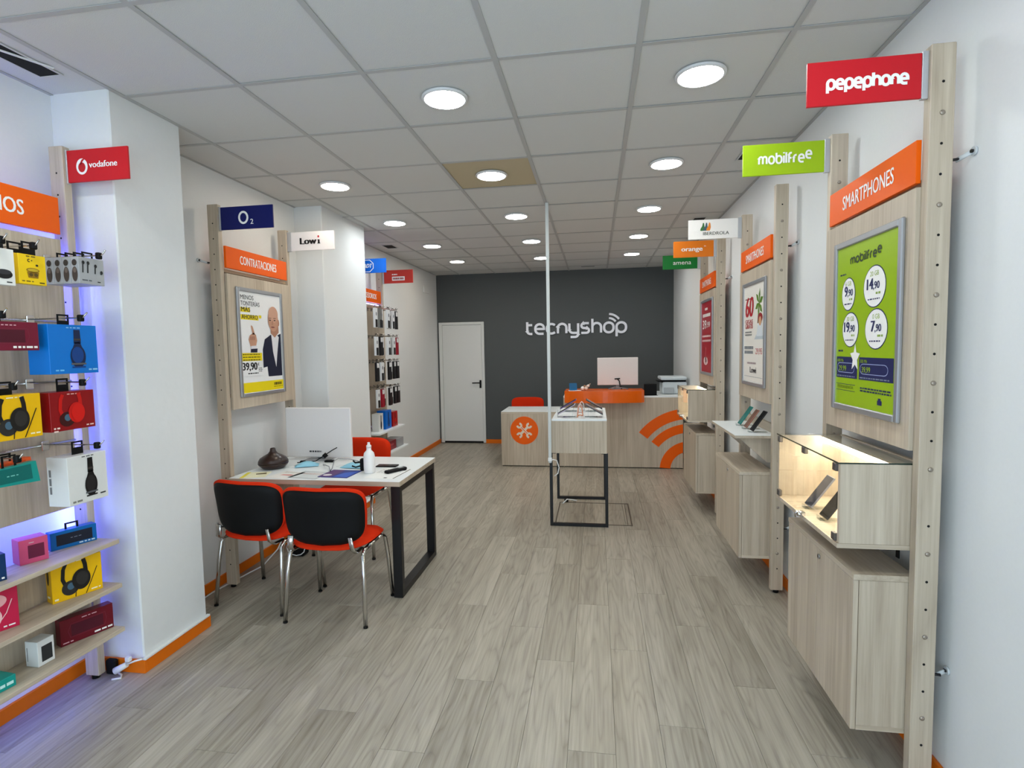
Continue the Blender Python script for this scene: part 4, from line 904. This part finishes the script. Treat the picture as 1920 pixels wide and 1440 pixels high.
# ---- things on the desk
DZ = .7557
def sheet(name, label, x, y, w, l, rz, col, z=DZ, fn=None, th=.0012, cat='paper'):
    t = thing(name, label, cat, (x, y, z), rz)
    mb = MB(); n = 6
    for i in range(n): pass
    mb.box(-w/2, w/2, -l/2, l/2, 0, th, 0, .0002); mb.build('page', pm(col, .5), t, False)
    P = Plate((-w/2, -l/2, th), (1, 0, 0), (0, 1, 0), (0, 0, 1)); P.lay = .0003
    if fn: fn(P, w, l)
    else: greek(P, w*.1, w*.9, l*.8, l*.03, (170, 170, 170), 5, 2.4)
    P.build('print', t, False)
sheet('leaflet', 'yellow edged leaflet at the left front corner of the desk', -2.27, 3.275, .16, .17, .3, (240, 236, 200), fn=lambda P, w, l: (P.rect(0, 0, w*.16, l, (236, 220, 40), 0), P.poly([(w*.5, l*.5), (w*.9, l*.55), (w*.85, l*.8), (w*.45, l*.7)], (110, 96, 60), 0)))
sheet('leaflet', 'white leaflet with pink print on the desk', -2.06, 3.29, .17, .19, -.25, (240, 236, 230), fn=lambda P, w, l: (P.poly([(w*.3, l*.4), (w*.8, l*.45), (w*.8, l*.6), (w*.35, l*.52)], (214, 120, 110), 0), greek(P, w*.1, w*.9, l*.85, .008, (190, 190, 180), 2)))
sheet('tablet_sheet', 'grey edged plastic sleeve at the middle of the desk front', -1.89, 3.30, .22, .19, -.12, (214, 218, 218), fn=lambda P, w, l: (P.line([(w*.03, l*.03), (w*.97, l*.03), (w*.97, l*.97), (w*.03, l*.97)], .006, (120, 124, 126), 0, True), greek(P, w*.2, w*.8, l*.7, .008, (220, 190, 180), 3)))
sheet('brochure', 'purple and blue brochure on the desk front', -1.70, 3.345, .21, .205, -.05, (40, 44, 128), th=.004, fn=lambda P, w, l: (P.rect(w*.02, l*.02, w*.44, l*.98, (84, 40, 104), 0), P.poly([(w*.5, l*.02), (w*.98, l*.02), (w*.98, l*.9), (w*.6, l*.6)], (36, 84, 190), 0), P.ell(w*.2, l*.25, w*.14, l*.12, (230, 220, 225), 1)))
sheet('form', 'printed white form with dark border at the right of the desk', -1.375, 3.385, .21, .29, -.08, (244, 244, 240), fn=lambda P, w, l: (P.line([(w*.96, l*.03), (w*.96, l*.97)], .008, (60, 56, 50), 0), greek(P, w*.06, w*.6, l*.85, .008, (150, 150, 150), 5, 3), P.rect(w*.72, l*.82, w*.86, l*.92, (60, 60, 64), 0), P.rect(w*.62, l*.05, w*.72, l*.12, (60, 60, 64), 0)))
sheet('paper', 'white paper beside the monitor at the back of the desk', -2.25, 3.82, .16, .12, .1, (236, 236, 236))
t = thing('aroma_diffuser', 'dark brown onion-shaped aroma diffuser on the left of the desk', 'diffuser', (-2.275, 3.485, DZ))
BRN = mat('dark_wood_grain', (44, 24, 18), 0.3, var=0.25, bscale=30)
MB().lathe([(.06, 0), (.072, .003), (.096, .026), (.102, .038), (.101, .0405)], (-2.275, 3.485, DZ), 0, 36).build('base', BRN, t)
MB().lathe([(.101, .042), (.100, .054), (.088, .074), (.06, .092), (.034, .106), (.021, .122), (.017, .141), (.0145, .144), (.011, .139), (.0005, .138)], (-2.275, 3.485, DZ), 0, 36).build('cover', BRN, t)
def mask_(label, x, y, rz, w=.16, l=.09):
    t = thing('face_mask', label, 'mask', (x, y, DZ+.001), rz, 'face masks on the desk')
    mb = MB(); N_ = 8; g = [[mb.bm.verts.new((-w/2+w*i/N_, -l/2+l*j/N_, .004+.030*math.sin(PI*i/N_)*math.sin(PI*j/N_)+.0035*((j % 2)))) for j in range(N_+1)] for i in range(N_+1)]
    for i in range(N_):
        for j in range(N_): f = mb.bm.faces.new((g[i][j], g[i+1][j], g[i+1][j+1], g[i][j+1])); f.smooth = True
    o = mb.build('pad', pm((150, 206, 226), .7), t, False); so = o.modifiers.new('s', 'SOLIDIFY'); so.thickness = .0015
    for sx in (-1, 1): MB().tube([(sx*w/2, -l*.45, .005), (sx*(w/2+.05), -l*.1, .004), (sx*(w/2+.04), l*.3, .006), (sx*w/2, l*.45, .005)], .0016, 0, 6).build('ear_loop', PVC, t, False)
mask_('pale blue face mask by the monitor cable on the desk', -2.06, 3.56, .45); mask_('pale blue face mask at the middle of the desk, right of the other mask', -1.70, 3.545, -.1)
t = thing('monitor', 'white back of a large monitor standing on the desk', 'monitor', (-2.09, 3.80, DZ), -.01)
MB().box(-.265, .265, -.016, .016, .018, .398, 0, .006).build('housing', mat('warm_white_plastic', (224, 219, 216), .4, spec=.3), t, False)
P = Plate((-.265, -.016, .018), (1, 0, 0), (0, 0, 1), (0, -1, 0)); greek(P, .19, .29, .040, .012, (60, 60, 64)); P.build('lettering', t, False)
MB().box(-.26, .26, .0163, .0172, .05, .392).build('screen', mat('black_screen', (6, 6, 8), .15), t, False)
MB().box(-.10, .10, -.07, .09, 0, .006, 0, .002).box(-.03, .03, .017, .034, .006, .12, 0, .002).build('foot', GREYP, t, False)
t = thing('cable', 'black cable with clip curling up in front of the monitor', 'cable', (-2.0, 3.66, DZ))
MB().tube([(-2.19, 3.65, DZ+.005), (-2.12, 3.665, DZ+.006), (-2.06, 3.68, DZ+.012), (-2.01, 3.70, DZ+.045), (-1.95, 3.72, DZ+.085), (-1.915, 3.735, DZ+.105)], .0035, 0, 8).build('wire', BLACK, t)
MB().cyl((-2.005, 3.695, DZ+.04), (-1.985, 3.71, DZ+.06), .016, 0, 12).build('clip', BLACK, t); MB().box(-2.17, -2.13, 3.648, 3.672, DZ+.0012, DZ+.018, 0, .004).build('connector', BLACK, t)
MB().box(-2.0, -1.93, 3.69, 3.73, DZ+.0012, DZ+.014, 0, .004).build('inline_switch', BLACK, t)
t = thing('cable', 'grey looped cable lying across the middle of the desk', 'cable', (-1.84, 3.5, DZ))
MB().tube([(-1.93, 3.56, DZ+.006), (-1.915, 3.52, DZ+.02), (-1.90, 3.50, DZ+.028), (-1.85, 3.48, DZ+.02), (-1.80, 3.40, DZ+.006), (-1.795, 3.42, DZ+.02), (-1.83, 3.52, DZ+.05), (-1.84, 3.60, DZ+.05), (-1.78, 3.655, DZ+.036), (-1.66, 3.67, DZ+.006)], .0035, 0, 8).build('wire', GREYP, t)
t = thing('bottle', 'white hand gel bottle on the desk', 'bottle', (-1.515, 3.40, DZ))
MB().lathe([(.034, 0), (.037, .004), (.038, .05), (.0375, .115), (.033, .135), (.018, .152), (.0155, .158), (.0155, .170)], (-1.515, 3.40, DZ), 0, 28).build('body', mat('milky_plastic', (240, 238, 236), .35), t)
MB().lathe([(.0165, .1705), (.0165, .186), (.010, .190), (.008, .202), (.009, .206), (.0005, .208)], (-1.515, 3.40, DZ), 0, 20).build('cap', PVC, t)
t = thing('desk_gadget', 'small black gadget standing behind the white gel bottle', 'gadget', (-1.58, 3.455, DZ))
MB().box(-1.605, -1.555, 3.44, 3.475, DZ, DZ+.085, 0, .008).build('body', BLACK, t); MB().tube([(-1.60, 3.45, DZ+.06), (-1.64, 3.45, DZ+.055), (-1.655, 3.45, DZ+.07)], .006, 0, 8).build('arm', BLACK, t); MB().tube([(-1.60, 3.45, DZ+.035), (-1.635, 3.445, DZ+.025), (-1.66, 3.44, DZ+.035)], .005, 0, 8).build('arm', BLACK, t)
t = thing('smartphone', 'black phone lying flat near the back right of the desk', 'phone', (-1.47, 3.60, DZ), .02)
MB().box(-.075, .075, -.035, .035, 0, .008, 0, .003).build('body', BLACK, t, False); MB().box(-.071, .071, -.032, .032, .0081, .0086).build('screen', mat('black_screen', (6, 6, 8), .15), t, False)
t = thing('handset', 'black cordless handset lying on the form at the right of the desk', 'phone', (-1.345, 3.44, DZ+.0018), 1.05)
MB().box(-.085, .085, -.022, .022, 0, .02, 0, .007).build('body', BLACK, t, False); MB().box(.02, .06, -.014, .014, .0201, .0212).build('display', GREYP, t, False)
# cable and adapter under the desk
t = thing('cable', 'white cable running along the orange baseboard under the desk', 'cable', (-2.45, 3.2, 0))
MB().tube([(-2.34, 2.74, .006), (-2.42, 2.79, .006), (-2.50, 2.90, .007), (-2.505, 3.1, .007), (-2.48, 3.3, .007), (-2.42, 3.52, .02), (-2.36, 3.62, .11), (-2.33, 3.66, .2), (-2.31, 3.66, .46)], .005, 0, 8).build('wire', PVC, t)
t = thing('power_strip', 'black power strip with white cable loop on the floor under the desk', 'power strip', (-2.30, 3.80, 0))
MB().box(-2.36, -2.24, 3.76, 3.85, 0, .06, 0, .01).build('body', BLACK, t); MB().tube([(-2.35, 3.75, .03)]+[(-2.29+.075*math.cos(a), 3.745, .075+.06*math.sin(a)) for a in [PI+q*PI/6 for q in range(-2, 11)]], .004, 0, 6).build('cable', PVC, t)

# ================================================================== CENTRE STAND, POLE, HATCH
st = thing('demo_stand', 'wood box display stand with white top on black square tube legs, centre of the shop', 'stand', (-.15, 5.12, 0))
boxo('box', WZ, -.385, .088, 4.68, 5.575, .652, .936, st, .001); boxo('white_top', LAMW, -.386, .089, 4.679, 5.576, .9362, .952, st, .001)
for y in (4.682, 5.548):
    for x in (-.410, .072): boxo('leg', BLKM, x, x+.026, y, y+.026, .001, .6515, st, .001)
    boxo('foot_bar', BLKM, -.3838, .0718, y, y+.026, .001, .027, st, .001)
    for x in (-.3838, .0428): boxo('corner_plate', BLKM, x, x+.029, y, y+.026, .6475, .6515, st)
pole = thing('cable_pole', 'slim white cable pole from the ceiling down to the centre stand', 'pole', (-.402, 4.66, 2.8))
boxo('channel', mat('pole_white', (206, 210, 208), .45), -.416, -.389, 4.650, 4.6785, .57, ZC-.001, pole, .003); boxo('collar', PVC, -.420, -.385, 4.646, 4.6788, .585, .615, pole, .003)
t = thing('cable', 'white cable drooping from the pole end below the stand box', 'cable', (-.37, 4.66, .5)); MB().tube([(-.402, 4.665, .569), (-.38, 4.66, .60), (-.345, 4.668, .59), (-.325, 4.66, .53), (-.335, 4.65, .48), (-.365, 4.645, .455)], .0045, 0, 8).build('wire', PVC, t)
def tablet(label, x, y, rz, col, w=.13, h=.18):
    t = thing('demo_phone', label, 'phone', (x, y, .9522), rz, 'phones on the centre stand'); tilt = 1.05
    R_ = Matrix.Translation((0, .0, .03)) @ Matrix.Rotation(-tilt, 4, 'X')
    MB().box(-w/2, w/2, 0, .008, 0, h, 0, .003, R_).build('body', pm(col, .3), t, False); MB().box(-w/2+.006, w/2-.006, -.001, .0, .006, h-.006, 0, 0, R_).build('screen', mat('black_screen', (6, 6, 8), .15), t, False)
    MB().box(-.03, .03, 0, .004, 0, .06).box(-.03, .03, .05, .16, 0, .003).box(-.025, .025, .13, .134, .003, .062).build('easel', ACR, t, False)
tablet('silver demo phone at the front left of the centre stand', -.345, 4.84, -PI/2, (170, 160, 180)); tablet('purple demo phone at the back left of the centre stand', -.35, 5.28, -PI/2, (90, 60, 130))
tablet('dark demo phone at the front right of the centre stand', .06, 4.84, PI/2, (70, 72, 78)); tablet('black demo phone at the back right of the centre stand', .06, 5.28, PI/2, (40, 36, 40))
for k_, (x, y, lb, cm) in enumerate(((-.14, 4.86, 'pale orange security cable loop at the front of the centre stand top', (226, 150, 110)), (-.145, 5.06, 'pink security cable loop in the middle of the centre stand top', (220, 180, 176)), (-.135, 5.27, 'white security cable loop at the rear of the centre stand top', (232, 226, 222)))):
    t = thing('security_cable', lb, 'cable', (x, y, .9522)); MB().tube([(x-.026, y-.07, .957), (x-.024, y-.02, .985), (x-.02, y, 1.03), (x-.005, y, 1.048), (x+.012, y, 1.03), (x+.016, y+.01, .99), (x+.02, y+.05, .957), (x-.01, y+.08, .957), (x-.022, y+.05, .957)], .0045, 0, 8).build('wire', pm(cm, .4), t)
ht = thing('floor_hatch', 'flush floor hatch with thin metal frame beside the centre stand feet', 'hatch', (-.03, 5.09, 0))
HM = mat('hatch_frame_metal', (96, 88, 78), .4, .6)
for q in ((-.375, .31, 4.745, 4.757), (-.375, .31, 5.413, 5.425), (-.375, -.366, 4.757, 5.413), (.299, .31, 4.757, 5.413), (.268, .273, 4.757, 5.413)): boxo('frame_bar', HM, *q, .0004, .0028, ht)
t = thing('cable', 'short white cable end lying on the floor under the centre stand', 'cable', (-.27, 5.42, 0)); MB().tube([(-.34, 5.36, .006), (-.30, 5.43, .03), (-.25, 5.45, .02), (-.20, 5.45, .012)], .006, 0, 8).build('wire', PVC, t); MB().box(-.33, -.29, 5.43, 5.47, .003, .028, 0, .005).build('plug', BLACK, t)

# ================================================================== COUNTERS
YC = 7.05
cl = thing('low_counter', 'low ash counter with white top and orange spanner emblem', 'counter', (-.82, 7.4, 0))
boxo('front_panel', WZ, -1.258, -.425, YC, YC+.018, .012, .708, cl, .001); boxo('plinth', DARK, -1.25, -.43, YC+.02, YC+.03, 0.0005, .05, cl)
boxo('side_panel', WZ, -1.258, -1.24, YC+.019, YC+.65, .012, .708, cl, .001); boxo('top', WX, -1.258, -.425, YC, YC+.65, .7085, .731, cl, .001); boxo('white_top', LAMW, -1.257, -.426, YC+.001, YC+.65, .7312, .735, cl, .0008)
em = thing('spanner_emblem', 'orange disc with crossed spanners on the low counter front', 'emblem', (-.948, YC, .485))
MB().prism([(-.948+.187*math.cos(2*PI*k/48), .485+.187*math.sin(2*PI*k/48)) for k in range(48)], frame_mat((0, YC, 0), (1, 0, 0), (0, 0, 1), (0, -1, 0)), .0003, .003).build('disc', ORG, em)
def spanner(a, lay, col, wsh=.032):
    P = Plate((-.948, YC-.003, .485), (math.cos(a), 0, math.sin(a)), (-math.sin(a), 0, math.cos(a)), (0, -1, 0)); P.lay = .0006
    P.rect(-.062, -wsh/2, .062, wsh/2, col, lay)
    P.line(arc(.092, 0, .027, 48, 312, 12), .026, col, lay); P.line(arc(-.092, 0, .027, -132, 132, 12), .026, col, lay)
    if lay > 1: P.rect(-.06, -.005, .06, .005, ORG, lay+1)
    P.build('spanner', em)
TAN = (232, 216, 194)
spanner(math.radians(45), 0, TAN); spanner(math.radians(-45), 2, TAN)
MB().stroke([(-.948-.075, .485+.06), (-.948+.06, .485-.075)], .0001, frame_mat((0, YC, 0), (1, 0, 0), (0, 0, 1), (0, -1, 0)), 0, .001).bm.free()
cr = thing('main_counter', 'main ash counter at the back with curved orange fascia and white top', 'counter', (.33, 7.4, 0))
boxo('front_panel', WZ, -.424, 1.09, YC, YC+.018, .012, .918, cr, .001); boxo('plinth', DARK, -.42, 1.085, YC+.02, YC+.03, 0.0005, .05, cr); boxo('side_panel', WZ, -.424, -.406, YC+.019, YC+.75, .012, .918, cr, .001)
boxo('top', LAMW, -.424, 1.19, YC, YC+.75, .9185, .942, cr, .001)
# curved orange raised block
n = 16; fr = [(-.40+.965*k/n, 6.90-.07*math.sin(PI*k/n)**.8) for k in range(n+1)]
pr = fr+[(.60, 6.95), (.60, 7.30), (-.40, 7.30)]
MB().prism(pr, frame_mat((0, 0, 0), (1, 0, 0), (0, 1, 0), (0, 0, 1)), .868, 1.018).build('orange_fascia', ORGC, cr)
wf = thing('wifi_emblem', 'three large orange wifi arcs on the main counter front', 'emblem', (.95, YC, .3))
cx_, cz_ = 1.168, -.012; fmw = frame_mat((0, YC, 0), (1, 0, 0), (0, 0, 1), (0, -1, 0))
def wedge(r0_, r1_, a0, a1, xm=1.088):
    A = arc(cx_, cz_, r1_, a0, a1, 20); B = arc(cx_, cz_, r0_, a1, a0, 20)
    A = [p for p in A if p[0] <= xm]; B = [p for p in B if p[0] <= xm]
    yA = cz_+math.sqrt(r1_**2-(cx_-xm)**2); yB = cz_+math.sqrt(r0_**2-(cx_-xm)**2)
    return A+[(xm, yA), (xm, yB)]+B
for r0_, r1_, a0 in ((.236, .368, 176), (.480, .592, 142.5), (.655, .79, 142.5)):
    MB().prism(wedge(r0_, r1_, a0, 90), fmw, .0003, .003).build('arc', ORG, wf)
# things on the counter
t = thing('monitor', 'white back of a monitor on the orange counter block', 'monitor', (.28, 7.19, 1.0183), 0)
MB().box(-.262, .262, -.015, .015, .055, .415, 0, .005).build('housing', mat('warm_white_plastic', (224, 219, 216), .4, spec=.3), t, False); MB().box(-.255, .255, .0153, .0162, .07, .41).build('screen', mat('black_screen', (6, 6, 8), .15), t, False)
MB().tube([(.0, -.017, .13), (.02, -.03, .11), (.03, -.035, .05), (.05, -.05, .004)], .008, 0, 8).build('neck', BLKM, t, False); MB().tube([(-.12, -.06, .006), (-.04, -.045, .03), (.05, -.05, .02), (.13, -.06, .006)], .006, 0, 8).build('base_rod', GREYP, t, False); MB().tube([(-.04, -.02, .135), (.03, -.02, .14)], .008, 0, 8).build('arm', BLKM, t, False)
MB().box(-.08, .08, -.015, .06, 0, .006).box(-.02, .02, .0164, .026, .006, .09).build('foot', GREYP, t, False)
t = thing('card_holder', 'blue card propped up at the left end of the orange counter block', 'card', (-.29, 6.97, 1.0183), .2)
MB().box(-.05, .05, 0, .004, .004, .10, 0, 0, Matrix.Rotation(-.3, 4, 'X')).build('card', pm((12, 92, 140), .4), t, False); MB().box(-.06, .10, -.03, .05, 0, .004).build('base', PVC, t, False)
t = thing('desk_ornament', 'small white and brown ornament on the orange counter block', 'ornament', (-.14, 6.98, 1.0183))
for k_, (x, y, z, r_, cc) in enumerate(((-.17, 6.98, .03, .026, (236, 232, 226)), (-.125, 6.98, .028, .024, (226, 210, 196)), (-.10, 6.98, .06, .018, (236, 232, 226)), (-.145, 6.99, .055, .016, (170, 120, 90)))):
    MB().lathe([(.0005, -r_), (r_*.7, -r_*.72), (r_, 0), (r_*.7, r_*.72), (.0005, r_)], (x, y, 1.0187+max(z, r_)), 0, 12).build('bead', pm(cc, .4), t)
MB().tube([(-.19, 6.98, 1.03), (-.13, 6.985, 1.075), (-.07, 6.98, 1.105)], .006, 0, 6).build('twig', pm((190, 170, 150), .5), t)
t = thing('card_terminal', 'black box on the white main counter top, left of the printer', 'box', (.69, 7.11, .9423))
MB().box(.612, .768, 7.08, 7.16, .945, 1.09, 0, .006).build('body', BLACK, t); MB().box(.606, .78, 7.06, 7.18, .9423, .9448, 0, .001).build('base', BLACK, t)
t = thing('printer', 'light grey multifunction printer on the right of the main counter', 'printer', (.98, 7.42, .9423))
GPL = mat('printer_grey', (206, 214, 218), .4)
MB().box(.86, 1.17, 7.26, 7.60, .944, 1.10, 0, .012).build('body', GPL, t); MB().box(.835, 1.165, 7.24, 7.61, 1.128, 1.170, 0, .010).build('scanner_lid', GPL, t); MB().box(.87, 1.16, 7.29, 7.59, 1.101, 1.127).build('paper_slot', DARK, t)
MB().prism([(.80, 1.105), (.90, 1.085), (.90, 1.098), (.80, 1.116)], frame_mat((0, 7.26, 0), (1, 0, 0), (0, 0, 1), (0, -1, 0)), -.24, -.02).build('output_tray', BLACK, t); MB().box(.875, 1.0, 7.235, 7.259, .95, 1.03, 0, .004).build('paper_drawer', mat('printer_drawer', (170, 176, 180), .4), t)
